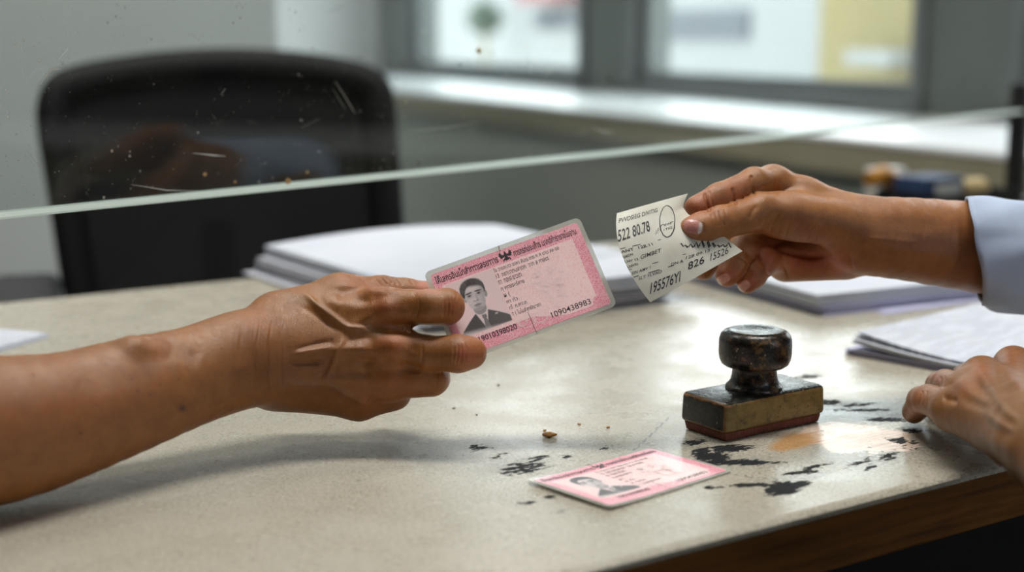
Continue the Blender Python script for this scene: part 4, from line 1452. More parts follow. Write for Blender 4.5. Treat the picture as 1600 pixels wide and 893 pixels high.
class Cone:
    def __init__(s, a, b, ra, rb, n=None, k=1.0):
        s.a, s.b = np.asarray(a, np.float32), np.asarray(b, np.float32)
        s.ra, s.rb, s.k = ra, rb, k
        s.n = None if n is None else np.asarray(nrm(n), np.float32)

    def __call__(s, P):
        ab = s.b - s.a
        q = P - s.a
        t = np.clip((q @ ab) / max(float(ab @ ab), 1e-6), 0, 1)
        q = q - t[:, None] * ab
        d2 = np.einsum('ij,ij->i', q, q)
        if s.n is not None:
            vn = q @ s.n
            d2 = d2 + vn * vn * (s.k * s.k - 1)
        return np.sqrt(d2 + 1e-9) - (s.ra + (s.rb - s.ra) * t)

    def box(s):
        r = max(s.ra, s.rb)
        return np.minimum(s.a, s.b) - r, np.maximum(s.a, s.b) + r


class Blend:
    def __init__(s, k, *ch):
        s.k, s.ch = k, ch

    def __call__(s, P):
        d = s.ch[0](P)
        for c in s.ch[1:]:
            e = c(P)
            if s.k <= 0:
                d = np.minimum(d, e)
            else:
                h = np.clip(.5 + .5 * (e - d) / s.k, 0, 1)
                d = e + (d - e) * h - s.k * h * (1 - h)
        return d

    def box(s):
        bs = [c.box() for c in s.ch]
        return np.min([b[0] for b in bs], 0), np.max([b[1] for b in bs], 0)


def chain(pts, rad, k=4.0, n=None, kk=1.0):
    cs = [Cone(pts[i], pts[i + 1], rad[i], rad[i + 1], n, kk) for i in range(len(pts) - 1)]
    return Blend(k, *cs) if len(cs) > 1 else cs[0]


def smooth_chain(pts, rad, k=1.2, n=None, kk=1.0, m=3):
    q = np.array(bezier([tuple(p) + (r,) for p, r in zip([np.asarray(p, float) for p in pts], rad)], m))
    return chain(list(q[:, :3]), list(q[:, 3]), k, n, kk)


def with_fingers(palm, fingers, k):
    """every finger melts into the palm; fingers stay apart from each other"""
    return FingerSet(palm, fingers, k)


class FingerSet:
    def __init__(s, palm, fingers, k):
        s.palm, s.f, s.k = palm, fingers, k

    def __call__(s, P):
        p = s.palm(P)
        out = None
        for f in s.f:
            e = f(P)
            h = np.clip(.5 + .5 * (e - p) / s.k, 0, 1)
            d = e + (p - e) * h - s.k * h * (1 - h)
            out = d if out is None else np.minimum(out, d)
        return out

    def box(s):
        bs = [c.box() for c in [s.palm] + s.f]
        return np.min([b[0] for b in bs], 0), np.max([b[1] for b in bs], 0)


def polygonise(sdf, h):
    lo, hi = sdf.box()
    lo, hi = lo - 3 * h, hi + 3 * h
    n = np.ceil((hi - lo) / h).astype(int) + 1
    ax = [lo[i] + h * np.arange(n[i]) for i in range(3)]
    D = np.empty(n, np.float32)
    for i in range(0, n[0], 24):
        X, Y, Z = np.meshgrid(ax[0][i:i + 24], ax[1], ax[2], indexing='ij')
        D[i:i + 24] = sdf(np.stack([X.ravel(), Y.ravel(), Z.ravel()], 1).astype(np.float32)).reshape(X.shape)
    S = D < 0
    cs = [S[a:n[0] - 1 + a, b:n[1] - 1 + b, c:n[2] - 1 + c] for a in (0, 1) for b in (0, 1) for c in (0, 1)]
    anyv = np.logical_or.reduce(cs); allv = np.logical_and.reduce(cs)
    act = anyv & ~allv
    ids = -np.ones(act.shape, np.int64)
    ii = np.argwhere(act)
    ids[act] = np.arange(len(ii))
    acc = np.zeros((len(ii), 3)); cnt = np.zeros(len(ii))
    corners = [(a, b, c) for a in (0, 1) for b in (0, 1) for c in (0, 1)]
    val = {c: D[ii[:, 0] + c[0], ii[:, 1] + c[1], ii[:, 2] + c[2]] for c in corners}
    for a in corners:
        for ax_ in range(3):
            if a[ax_]: continue
            b = list(a); b[ax_] = 1; b = tuple(b)
            va, vb = val[a], val[b]
            x = (va < 0) != (vb < 0)
            t = np.where(x, va / np.where(x, va - vb, 1), 0)
            p = np.tile(np.array(a, float), (len(ii), 1)); p[:, ax_] += t
            acc += p * x[:, None]; cnt += x
    V = lo + h * (ii + acc / cnt[:, None])
    F = []
    for ax_ in range(3):
        o1, o2 = (ax_ + 1) % 3, (ax_ + 2) % 3
        s0 = [slice(None)] * 3; s1 = [slice(None)] * 3
        s0[ax_] = slice(0, n[ax_] - 1); s1[ax_] = slice(1, n[ax_])
        A, B = S[tuple(s0)], S[tuple(s1)]
        e = np.argwhere(A != B)
        e = e[(e[:, o1] > 0) & (e[:, o2] > 0) & (e[:, o1] < n[o1] - 1) & (e[:, o2] < n[o2] - 1)]
        inside = A[e[:, 0], e[:, 1], e[:, 2]]
        def cell(d1, d2):
            c = e.copy(); c[:, o1] -= d1; c[:, o2] -= d2
            return ids[c[:, 0], c[:, 1], c[:, 2]]
        q = np.stack([cell(1, 1), cell(0, 1), cell(0, 0), cell(1, 0)], 1)
        q[~inside] = q[~inside][:, ::-1]
        F.append(q)
    return V, np.concatenate(F)


def subdivide(V, F):
    nf, nv = len(F), len(V)
    E = np.stack([F, np.roll(F, -1, 1)], 2).reshape(-1, 2)
    key = np.sort(E, 1)
    k = key[:, 0] * nv + key[:, 1]
    u, inv = np.unique(k, return_inverse=True)
    e0, e1 = u // nv, u % nv
    EM = (V[e0] + V[e1]) / 2
    FC = V[F].mean(1)
    ei = inv.reshape(nf, 4) + nv
    fc = np.arange(nf) + nv + len(u)
    Q = []
    for c in range(4):
        Q.append(np.stack([F[:, c], ei[:, c], fc, ei[:, (c - 1) % 4]], 1))
    return np.concatenate([V, EM, FC]), np.concatenate(Q)


def gradient(sdf, V, e=.25):
    V = V.astype(np.float32)
    g = np.stack([sdf(V + np.eye(3, dtype=np.float32)[i] * e) - sdf(V - np.eye(3, dtype=np.float32)[i] * e) for i in range(3)], 1) / (2 * e)
    return g


def settle(sdf, V, it=2):
    for _ in range(it):
        g = gradient(sdf, V)
        d = sdf(V.astype(np.float32))
        V = V - (d / np.maximum((g * g).sum(1), .05))[:, None] * g
    g = gradient(sdf, V)
    return V, g / (np.linalg.norm(g, axis=1)[:, None] + 1e-9)


def relax(V, F, it=1, lam=.5):
    nv = len(V)
    a = F.ravel(); b = np.roll(F, -1, 1).ravel()
    for _ in range(it):
        s = np.zeros((nv, 3)); c = np.zeros(nv)
        for k in range(3):
            s[:, k] = np.bincount(a, V[b, k], nv) + np.bincount(b, V[a, k], nv)
        c = np.bincount(a, minlength=nv) + np.bincount(b, minlength=nv)
        V = V + lam * (s / c[:, None] - V)
    return V


def seen_px(V):
    return np.stack([800 + FPX * V[:, 0] / -V[:, 2], 446.5 - FPX * V[:, 1] / -V[:, 2]], 1)


def stroke_w(PX, pts, w, taper=False):
    """bell-shaped weight around a polyline; tapered strokes fade out at both ends"""
    d = np.full(len(PX), 1e9)
    if len(pts) == 1:
        d = np.linalg.norm(PX - np.array(pts[0], float), axis=1)
        return np.exp(-(d / w) ** 2)
    u = np.zeros(len(PX)); s0 = 0.0
    for a, b in zip(pts[:-1], pts[1:]):
        q, t = seg_dist(PX, a, b)
        L = math.hypot(b[0] - a[0], b[1] - a[1])
        m = q < d
        d[m] = q[m]; u[m] = s0 + t[m] * L
        s0 += L
    k = np.exp(-(d / w) ** 2)
    if taper:
        x = u / s0
        k = k * sstep(0, .3, x) * sstep(1, .75, x)
    return k


def sculpt(sdf, h, strokes, face=.15, dlim=None):
    V, F = polygonise(sdf, h)
    V, F = subdivide(V, F)
    V, N = settle(sdf, V, 2)
    V = relax(V, F, 2, .4)
    V, N = settle(sdf, V, 1)
    VN, F = subdivide(np.concatenate([V, N], 1), F)
    V, N = relax(VN[:, :3], F, 1, .5), VN[:, 3:]
    N = N / (np.linalg.norm(N, axis=1)[:, None] + 1e-9)
    PX = seen_px(V)
    view = -V / np.linalg.norm(V, axis=1)[:, None]
    fm = sstep(0.0, face, (N * view).sum(1))
    disp = np.zeros(len(V))
    for s in strokes:
        pts, w, amp = s[:3]
        lo_d, hi_d = (s[3] if len(s) > 3 else (-1e9, 1e9))
        q = np.array(pts, float)
        m = (PX[:, 0] > q[:, 0].min() - 3 * w) & (PX[:, 0] < q[:, 0].max() + 3 * w) & (PX[:, 1] > q[:, 1].min() - 3 * w) & (PX[:, 1] < q[:, 1].max() + 3 * w)
        m &= (-V[:, 2] > lo_d) & (-V[:, 2] < hi_d)
        k = np.where(m)[0]
        if len(k): disp[k] += amp * stroke_w(PX[k], pts, w, len(pts) > 2)
    V2 = V + N * (disp * fm)[:, None]
    return V2, F, N, PX, fm


def bezier(pts, n=6):
    """Catmull-Rom through points"""
    p = np.array(pts, float)
    p = np.concatenate([[2 * p[0] - p[1]], p, [2 * p[-1] - p[-2]]])
    o = []
    for i in range(1, len(p) - 2):
        for t in np.arange(n) / n:
            o.append(.5 * ((2 * p[i]) + (-p[i - 1] + p[i + 1]) * t + (2 * p[i - 1] - 5 * p[i] + 4 * p[i + 1] - p[i + 2]) * t * t + (-p[i - 1] + 3 * p[i] - 3 * p[i + 1] + p[i + 2]) * t ** 3))
    o.append(p[-2])
    return [tuple(x) for x in o]


def skin_mat(name):
    m, nt, b = mat_new(name)
    r_, w_, n_, _ = attr_rgb(nt, 'kind')       # r wrinkle amount, g nail, b spare
    a = node(nt, 'ShaderNodeAttribute', attribute_name='tone')
    u = node(nt, 'ShaderNodeAttribute', attribute_name='along')
    co = objco(nt)
    c = a.outputs['Color']
    c = mix_col(nt, ramp(nt, noise(nt, co, 120, 5, .65), [(.35, .32), (.62, 0.0)]), c, srgb(96, 52, 30))
    c = mix_col(nt, ramp(nt, noise(nt, co, 45, 3, .6), [(.5, 0.0), (.8, .2)]), c, srgb(156, 88, 44))
    fine = noise(nt, co, 1500, 2, .6)
    c = mix_col(nt, ramp(nt, fine, [(.3, .28), (.5, 0.0)]), c, srgb(84, 46, 28))
    nt.links.new(c, b.inputs['Base Color'])
    rg = math_n(nt, 'SUBTRACT', ramp(nt, noise(nt, co, 300, 3), [(.3, .33), (.7, .47)]), math_n(nt, 'MULTIPLY', w_, .16))
    nt.links.new(rg, b.inputs['Roughness'])
    b.inputs['Specular IOR Level'].default_value = .5
    b.inputs['Subsurface Weight'].default_value = .07
    b.inputs['Subsurface Radius'].default_value = (1.0, .35, .2)
    b.inputs['Subsurface Scale'].default_value = .004
    # lines across the limb
    sw = node(nt, 'ShaderNodeSeparateXYZ', {'Vector': u.outputs['Vector']})
    mp = node(nt, 'ShaderNodeMapping', {'Vector': u.outputs['Vector'], 'Scale': (1.0, .10, .10)})
    wr = noise(nt, mp.outputs[0], 1.9, 3, .65)
    wr2 = noise(nt, mp.outputs[0], .5, 2, .6)
    hgt = math_n(nt, 'ADD', math_n(nt, 'MULTIPLY', wr, r_), math_n(nt, 'MULTIPLY', fine, .22))
    hgt = math_n(nt, 'ADD', hgt, math_n(nt, 'MULTIPLY', math_n(nt, 'MULTIPLY', wr2, r_), 1.0))
    vo = node(nt, 'ShaderNodeTexVoronoi', {'Vector': co, 'Scale': 1500.0}, feature='DISTANCE_TO_EDGE')
    hgt = math_n(nt, 'ADD', hgt, math_n(nt, 'MULTIPLY', vo.outputs['Distance'], math_n(nt, 'SUBTRACT', .35, math_n(nt, 'MULTIPLY', w_, .35))))
    bn = node(nt, 'ShaderNodeBump', {'Height': hgt, 'Strength': .6, 'Distance': .0009})
    nt.links.new(bn.outputs[0], b.inputs['Normal'])
    return m


M_skin = skin_mat('tanned_skin')


def person_mesh(name, pieces, label):
    """pieces: list of (V cam-mm, F, tone, kind, along)"""
    Vs, Fs, T, K, U, n = [], [], [], [], [], 0
    for V, F, t, k, u in pieces:
        Vs.append(cam2world(V * .001)); Fs.append(F + n); n += len(V)
        T.append(t); K.append(k); U.append(u)
    o = new_mesh(name, np.concatenate(Vs), np.concatenate(Fs), M_skin, smooth=True)
    set_attr(o, 'tone', np.concatenate(T)); set_attr(o, 'kind', np.concatenate(K)); set_attr(o, 'along', np.concatenate(U))
    tag(o, label, 'person')
    return o


def paint(base, PX, fm, patches):
    t = np.tile(np.array(base, float), (len(PX), 1))
    for pts, w, col, k in patches:
        f = stroke_w(PX, pts, w) * k * fm
        t = t * (1 - f[:, None]) + np.array(col) * f[:, None]
    return t


def along_axis(V, pts):
    """coordinate along a bone path (mm) and the distances around it, for creases across the limb"""
    best = np.full(len(V), 1e9); u = np.zeros(len(V)); s0 = 0
    for a, b in zip(pts[:-1], pts[1:]):
        d, t = seg_dist(V, a, b)
        L = np.linalg.norm(np.array(b) - a)
        m = d < best
        u[m] = s0 + t[m] * L
        best[m] = d[m]; s0 += L
    return u


# ================= the bare hand holding the card ====================================
def L(px, py, dz):
    return cm(px, py, .705 - dz * .001)


ZN = (0, 0, 1)
f0 = cam2world(cm(0, 671, .622) * .001); f1 = cam2world(cm(200, 617, .662) * .001)
hd = f0 - f1; hd[2] *= .15; hd = nrm(hd)
e1 = w2c(f0 + hd * .06 + [0, 0, .003]); e2 = w2c(f0 + hd * .16 + [0, 0, .006])
farm_pts = [e2, e1, cm(0, 671, .622), cm(100, 650, .642), cm(200, 618, .663), cm(300, 587, .684), cm(372, 563, .698), L(430, 552, -4)]
farm = smooth_chain(farm_pts, [37, 35, 32.2, 28.8, 26.6, 23.6, 24.0, 24.5], 1.2, ZN, 1.12)
wristb = Blend(7, farm, Cone(cm(208, 548, .655), cm(232, 552, .660), 6.5, 5.0), Cone(L(366, 578, 10), L(376, 580, 10), 7, 6))
palm = Blend(8, wristb,
             Cone(L(430, 506, -10), L(600, 484, -9), 13.5, 10.2), Cone(L(430, 545, -5), L(614, 543, -6), 15.5, 11.0),
             Cone(L(430, 580, -7), L(606, 592, -9), 14.5, 10.4), Cone(L(432, 603, -12), L(560, 622, -16), 12.0, 10.2),
             Cone(L(438, 496, -14), L(530, 463, -22), 13.0, 10.6), Cone(L(470, 545, -22), L(580, 560, -20), 15, 12),
             Cone(L(540, 480, -22), L(590, 500, -20), 10, 9))
index = chain([L(598, 484, -9), L(640, 480, -4), L(672, 479, 0), L(697, 479, -2.5), L(699, 480, -8)], [10.0, 8.6, 8.3, 8.7, 8.0], 3)
middle = chain([L(612, 544, -5), L(664, 551, 0), L(716, 552, 4.5), L(735, 551, 1.8)], [10.8, 8.6, 9.0, 8.1], 3)
ring = chain([L(606, 592, -9), L(650, 592, -5), L(674, 591, -6), L(676, 590, -12), L(662, 586, -28)], [10.2, 8.6, 8.4, 8.2, 7.4], 3)
pinky = chain([L(562, 622, -16), L(600, 618, -18), L(617, 615, -20), L(618, 612, -26), L(604, 604, -40)], [9.8, 8.0, 7.6, 7.4, 6.6], 3)
thumb = chain([L(530, 463, -22), L(598, 459, -30), L(632, 461, -34), L(664, 461, -38)], [10.6, 8.9, 8.3, 7.6], 4)
left_sdf = with_fingers(palm, [index, middle, ring, pinky, thumb], 7)

ST = []
vein = lambda pts, w, a: ST.append((bezier(pts), w, a * 1.65))
vein([(452, 463), (478, 463), (494, 476), (516, 492), (536, 507), (548, 513), (575, 514), (590, 518)], 5.5, 1.0)
vein([(452, 470), (470, 478), (490, 490), (512, 506), (530, 517)], 5, -.3)
vein([(540, 510), (565, 500), (590, 492)], 8, .5)
vein([(548, 520), (536, 533), (527, 546), (521, 565), (508, 590), (498, 600)], 5, .55)
vein([(440, 597), (480, 600), (508, 598), (535, 610), (560, 622)], 6, .65)
vein([(452, 556), (480, 548), (510, 543), (525, 541)], 5, .6)
vein([(455, 549), (480, 541), (508, 534), (520, 530)], 4, -.5)
vein([(445, 566), (475, 567), (510, 565)], 4, -.7)
vein([(450, 573), (490, 574), (510, 575)], 6, .5)
vein([(450, 552), (490, 548), (535, 546), (560, 545), (592, 547)], 7, .8)
vein([(532, 563), (560, 564), (590, 566)], 7, -.7)
vein([(530, 530), (560, 527), (590, 526)], 8, -.7)
vein([(460, 582), (500, 588), (540, 592), (565, 594), (590, 598)], 7, .7)
vein([(530, 580), (560, 582), (585, 584)], 6, -.55)
vein([(525, 612), (550, 618), (572, 630)], 6, .5)
vein([(505, 450), (540, 447), (575, 452), (600, 456), (636, 453)], 6, .6)
vein([(520, 462), (552, 462), (580, 470)], 9, -.8)
vein([(500, 470), (520, 472), (535, 484)], 10, .5)
ST += [([(606, 482)], 16, 2.2), ([(616, 541)], 17, 2.4), ([(608, 594)], 14, 1.4), ([(566, 626)], 13, 1.3), ([(640, 478), (660, 478)], 12, -.7), ([(648, 545)], 9, -.6),
       ([(642, 512), (624, 512)], 10, -2.0), ([(636, 572), (652, 574)], 7, -1.4), ([(612, 568), (632, 571)], 9, -.6), ([(600, 612), (620, 606)], 7, -.6), ([(570, 512), (600, 512), (625, 513)], 11, -1.3), ([(570, 568), (600, 568)], 10, -.9), ([(480, 625), (520, 635)], 16, -.6), ([(560, 470), (585, 468)], 10, -.7)]
# creases over the finger joints
for x0, y0, x1, y1, w, a in ((700, 458, 699, 500, 1.7, -.42), (706, 459, 706, 499, 1.6, -.5), (694, 460, 693, 500, 1.6, -.3), (711, 462, 711, 497, 1.6, -.35),
                             (716, 532, 712, 572, 1.7, -.5), (722, 531, 719, 571, 1.6, -.5), (710, 536, 706, 574, 1.6, -.35), (728, 532, 726, 572, 1.6, -.3),
                             (684, 575, 680, 610, 1.6, -.4), (689, 578, 687, 606, 1.6, -.35), (655, 462, 650, 500, 2.2, -.3), (660, 535, 658, 572, 2.4, -.35),
                             (592, 430, 606, 446, 1.8, -.55), (600, 429, 614, 445, 1.8, -.6), (608, 430, 622, 446, 1.7, -.5), (584, 432, 596, 447, 1.6, -.35), (618, 432, 630, 447, 1.6, -.3), (638, 436, 648, 446, 2, -.3)):
    ST.append(([(x0, y0), ((x0 + x1) / 2 + 1.2, (y0 + y1) / 2), (x1, y1)], w * .95, a * 1.25))
for k in range(11):
    x = 366 + k * 7.5 + 2 * math.sin(k * 2.1)
    ST.append((bezier([(x + 6, 474 + 3 * k * .6), (x + 3 * math.sin(k * 3.), 520), (x - 2 + 3 * math.cos(k * 2.), 570), (x + 5, 632)]), 1.6, -.10 - .10 * (k % 3)))
ST += [([(224, 532), (236, 543)], 12, .8), (bezier([(250, 545), (285, 552), (320, 560)]), 16, -.9), ([(376, 577)], 13, .8), (bezier([(300, 640), (340, 634), (390, 622)]), 8, -.6), (bezier([(260, 650), (330, 618), (370, 600)]), 14, .5),
       (bezier([(100, 600), (180, 590), (260, 585)]), 26, -.8)]
LV, LF, LN, LPX, Lfm = sculpt(left_sdf, 1.55, ST)
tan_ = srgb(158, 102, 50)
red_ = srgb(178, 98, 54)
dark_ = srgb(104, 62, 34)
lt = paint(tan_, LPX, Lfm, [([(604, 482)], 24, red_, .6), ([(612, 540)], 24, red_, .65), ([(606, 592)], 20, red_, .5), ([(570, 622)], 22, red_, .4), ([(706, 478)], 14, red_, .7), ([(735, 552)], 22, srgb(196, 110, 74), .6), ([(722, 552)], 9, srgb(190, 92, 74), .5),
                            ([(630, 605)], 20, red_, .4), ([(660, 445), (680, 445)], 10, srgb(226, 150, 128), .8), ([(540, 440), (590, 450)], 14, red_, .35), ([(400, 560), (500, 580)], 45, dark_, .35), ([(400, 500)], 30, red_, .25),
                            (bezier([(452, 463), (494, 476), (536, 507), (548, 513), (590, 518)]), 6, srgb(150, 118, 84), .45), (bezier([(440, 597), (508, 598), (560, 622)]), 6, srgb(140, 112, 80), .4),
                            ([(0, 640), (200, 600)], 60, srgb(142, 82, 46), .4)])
for mx_, my_, r_, k in ((284, 637, 5.5, .9), (126, 676, 3, .7), (216, 610, 2.6, .6), (234, 616, 2.4, .6), (207, 591, 2.4, .5), (52, 585, 2.4, .5), (279, 592, 2.2, .5), (152, 632, 2.6, .4), (519, 529, 3.2, .8), (166, 568, 2, .4), (318, 618, 2, .4), (250, 600, 1.8, .4)):
    f = stroke_w(LPX, [(mx_, my_)], r_) * k * Lfm
    lt = lt * (1 - f[:, None]) + np.array(srgb(58, 34, 24)) * f[:, None]
fing = [[L(430, 545, -5), L(598, 484, -9), L(676, 479, 0), L(699, 480, -8)]]
lu = along_axis(LV, farm_pts + [L(612, 544, -5), L(716, 552, 4.5), L(735, 551, 1.8)])
wr_amt = np.clip(.22 + .30 * stroke_w(LPX, [(405, 480), (405, 640)], 34) + .8 * stroke_w(LPX, [(706, 478)], 18) + .8 * stroke_w(LPX, [(718, 553)], 18) + .7 * stroke_w(LPX, [(600, 440)], 22) + .6 * stroke_w(LPX, [(686, 594)], 14) - .15 * (LPX[:, 0] < 330), 0, 1)
lk = np.stack([wr_amt, np.zeros(len(LV)), np.zeros(len(LV))], 1)
la = np.stack([lu, LV[:, 1], LV[:, 2]], 1)
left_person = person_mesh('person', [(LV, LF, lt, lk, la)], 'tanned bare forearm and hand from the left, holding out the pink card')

# ================= the hand holding the receipt ======================================
RS = .93


def R(px, py, dz):
    return cm(px, py, (.84 - dz * .001) * RS)


def rr_(*r):
    return [x * RS for x in r]



rarm_pts = [cm(1760, 412, .95 * RS), cm(1640, 398, .90 * RS), cm(1525, 386, .868 * RS), cm(1425, 374, .850 * RS), cm(1350, 368, .84 * RS), R(1335, 367, -4)]
rarm = smooth_chain(rarm_pts, rr_(34, 31, 27.4, 24.8, 22.8, 21), 1.2, ZN, 1.12)
rpalm = Blend(5.5, rarm,
              Cone(R(1322, 350, 6), R(1222, 336, 20), 14.5 * RS, 12.8 * RS), Cone(R(1340, 348, -4), R(1256, 308, -4), 15.5 * RS, 11.2 * RS), Cone(R(1256, 308, -4), R(1208, 284, -2), 11.2 * RS, 9.0 * RS),
              Cone(R(1332, 384, -10), R(1232, 378, -22), 16 * RS, 13 * RS), Cone(R(1318, 404, -12), R(1228, 411, -18), 12.6 * RS, 11.4 * RS), Cone(R(1250, 330, -12), R(1205, 330, -18), 13 * RS, 10 * RS))
rthumb = chain([R(1240, 338, 8), R(1190, 331, 24), R(1126, 348, 42), R(1098, 356, 50), R(1082, 359, 54)], rr_(13.5, 10.6, 9.0, 8.4, 7.6), 4)
rindex = chain([R(1208, 284, -2), R(1178, 286, 14), R(1124, 308, 28), R(1089, 325, 33)], rr_(9.0, 8.9, 7.9, 7.3), 3)
rmid = chain([R(1205, 330, -18), R(1138, 376, -6), R(1112, 402, 0), R(1100, 420, 4)], rr_(10, 8.4, 7.4, 6.6), 3)
rring = chain([R(1212, 365, -20), R(1160, 391, 8), R(1146, 414, 18), R(1136, 430, 22)], rr_(10, 8.4, 7.4, 6.7), 3)
rpink = chain([R(1222, 400, -14), R(1192, 411, 8), R(1178, 430, 17), R(1168, 441, 19)], rr_(9.5, 7.8, 6.9, 6.3), 3)
right_sdf = with_fingers(rpalm, [rthumb, rindex, rmid, rring, rpink], 6)
ST = []
NEAR = (0, 838)
ST += [(bezier([(1160, 372), (1186, 362), (1206, 340), (1224, 322)]), 5, -.5), (bezier([(1164, 366), (1190, 372), (1220, 388), (1262, 401), (1300, 398)]), 4.5, -1.8),
       (bezier([(1218, 388), (1226, 410), (1231, 438)]), 3, -1.3), (bezier([(1176, 395), (1196, 415), (1206, 440)]), 3, -1.0), (bezier([(1240, 390), (1246, 404), (1244, 416)]), 3, -.5),
       (bezier([(1326, 392), (1330, 410), (1335, 428)]), 3, -.6), 
       ([(1250, 322), (1262, 330)], 22, 1.2), ([(1192, 312)], 12, 1.0), (bezier([(1370, 385), (1420, 392), (1500, 400)]), 9, .5), (bezier([(1360, 350), (1420, 352), (1480, 350)]), 12, -.5)]
for k in range(8):
    x = 1196 + k * 12
    ST.append((bezier([(x + 16, 322 + k * 3), (x, 346 + k * 3), (x - 6, 366 + k * 3.6)]), 2.2, -.4 - .15 * (k % 2)))
for x0, y0, x1, y1, w, a in ((1118, 332, 1124, 352, 1.8, -.5), (1124, 330, 1131, 350, 1.8, -.5), (1112, 336, 1116, 352, 1.7, -.35), (1132, 328, 1138, 346, 1.8, -.3),
                             (1145, 296, 1150, 318, 2.2, -1.0), (1101, 303, 1108, 328, 2.4, -1.0), (1174, 276, 1178, 302, 2.2, -.8), (1108, 300, 1114, 322, 2, -.5), (1150, 398, 1172, 410, 2.0, -.5)):
    ST.append(([(x0, y0), (x1, y1)], w, a))
ST += [(bezier([(1345, 398), (1390, 404), (1450, 412)]), 5, .5), (bezier([(1340, 372), (1390, 374), (1440, 380)]), 5, .4), (bezier([(1186, 318), (1176, 330), (1170, 346)]), 4, -.5), ([(1206, 268), (1212, 276)], 9, .7), (bezier([(1186, 292), (1200, 296), (1222, 300)]), 6, -.9)]
# thumb nail bed
ST += [([(1083, 352), (1093, 357)], 8.5, .2), (bezier([(1066, 358), (1074, 368), (1088, 371), (1097, 366)]), 2.2, -.45), (bezier([(1098, 346), (1100, 356), (1097, 366)]), 2.0, -.4)]
RV, RF, RN, RPX, Rfm = sculpt(right_sdf, 1.5, ST)
rbase = srgb(166, 111, 60)
palm_c = srgb(196, 100, 68)
rt = paint(rbase, RPX, Rfm, [([(1250, 410), (1310, 412)], 24, palm_c, .8), ([(1200, 400)], 26, palm_c, .8), ([(1136, 430)], 18, srgb(192, 96, 64), .8), ([(1168, 441)], 18, srgb(192, 96, 64), .8), ([(1078, 325), (1100, 314)], 20, srgb(184, 104, 74), .7),
                             ([(1150, 295)], 24, srgb(178, 98, 66), .5), ([(1250, 350), (1280, 372)], 20, srgb(172, 104, 76), .5), ([(1070, 366), (1080, 374)], 8, srgb(210, 140, 110), .6), ([(1400, 360), (1520, 380)], 50, srgb(148, 92, 54), .5), ([(1160, 391)], 14, srgb(190, 130, 90), .4)])


def nail(PX, fm, V, tone, kind, cx, cy, rx, ry, ang, col, tip=None, dlim=None):
    a = math.radians(ang); d = PX - np.array([cx, cy])
    u = (d[:, 0] * math.cos(a) + d[:, 1] * math.sin(a)) / rx; v = (-d[:, 0] * math.sin(a) + d[:, 1] * math.cos(a)) / ry
    r = (np.abs(u) ** 3 + np.abs(v) ** 3) ** (1 / 3.0)
    f = sstep(1.08, .92, r) * fm
    if dlim: f = f * ((-V[:, 2] > dlim[0]) & (-V[:, 2] < dlim[1]))
    c = np.tile(np.array(col), (len(PX), 1))
    if tip is not None:
        t = sstep(.45, .75, u)[:, None]
        c = c * (1 - t) + np.array(tip) * t
    return tone * (1 - f[:, None]) + c * f[:, None], np.maximum(kind, f)


nk = np.zeros(len(RV))
rt, nk = nail(RPX, Rfm, RV, rt, nk, 1083, 354, 14.5, 11, 10, srgb(216, 150, 140), srgb(238, 226, 216), (0, 810 * RS))
rt, nk = nail(RPX, Rfm, RV, rt, nk, 1130, 436, 11, 7, 150, srgb(232, 168, 150), srgb(246, 232, 224), (0, 838 * RS))
rt, nk = nail(RPX, Rfm, RV, rt, nk, 1162, 447, 10.5, 7, 140, srgb(232, 168, 150), srgb(246, 232, 224), (0, 838 * RS))
ru = along_axis(RV, rarm_pts + [R(1190, 331, 24), R(1126, 348, 42), R(1082, 359, 54)])
wr_amt = np.clip(.2 + .9 * stroke_w(RPX, [(1122, 340)], 16) + .6 * stroke_w(RPX, [(1240, 350), (1270, 370)], 26) + .5 * stroke_w(RPX, [(1325, 360)], 16), 0, 1) * (1 - nk)
rk = np.stack([wr_amt, nk, np.zeros(len(RV))], 1)
ra = np.stack([ru, RV[:, 1], RV[:, 2]], 1)

# ================= the other hand, resting on the desk edge ==========================
def T(px, py, h):
    """point h metres above the desk top, seen at the pixel"""
    return w2c(G(px, py, TABLE + h))


wr = T(1640, 690, .040)
farm2 = [w2c(G(1640, 690, TABLE + .040)), None]
wd = cam2world(wr * .001)
k2 = cam2world(T(1540, 615, .034) * .001)
dirw = wd - k2; dirw[2] = 0; dirw = nrm(dirw)
fa1 = w2c(wd + dirw * .05 + [0.012, 0, -.002]); fa2 = w2c(wd + dirw * .16 + [.06, 0, .01])
arm2 = smooth_chain([T(1606, 664, .034), wr, fa1, fa2], [20.5, 21.5, 24, 28], 1.2, nrm([0, 1, .35]), 1.12)
ppalm = Blend(7, arm2, Cone(T(1606, 640, .034), T(1583, 574, .034), 14, 10.2), Cone(T(1600, 655, .036), T(1534, 590, .038), 14.5, 10.4),
              Cone(T(1592, 668, .034), T(1507, 612, .033), 14, 10.0), Cone(T(1588, 682, .028), T(1488, 640, .026), 13.5, 9.6), Cone(T(1580, 672, .022), T(1510, 645, .020), 13, 11))
pp = chain([T(1490, 641, .026), T(1450, 624, .0225), T(1441, 626, .0185), T(1428, 643, .0075)], [9.4, 7.4, 7.5, 6.2], 2.5)
pr = chain([T(1510, 614, .033), T(1478, 601, .025), T(1470, 603, .020), T(1466, 616, .0085)], [9.8, 7.8, 7.8, 6.6], 2.5)
pm = chain([T(1536, 592, .037), T(1512, 592, .024), T(1508, 600, .0175)], [10.2, 8.2, 7.5], 3)
pi_ = chain([T(1584, 570, .034), T(1566, 582, .024), T(1562, 590, .0175)], [10.0, 8.2, 7.5], 3)
rest_sdf = with_fingers(ppalm, [pp, pr, pm, pi_], 5)
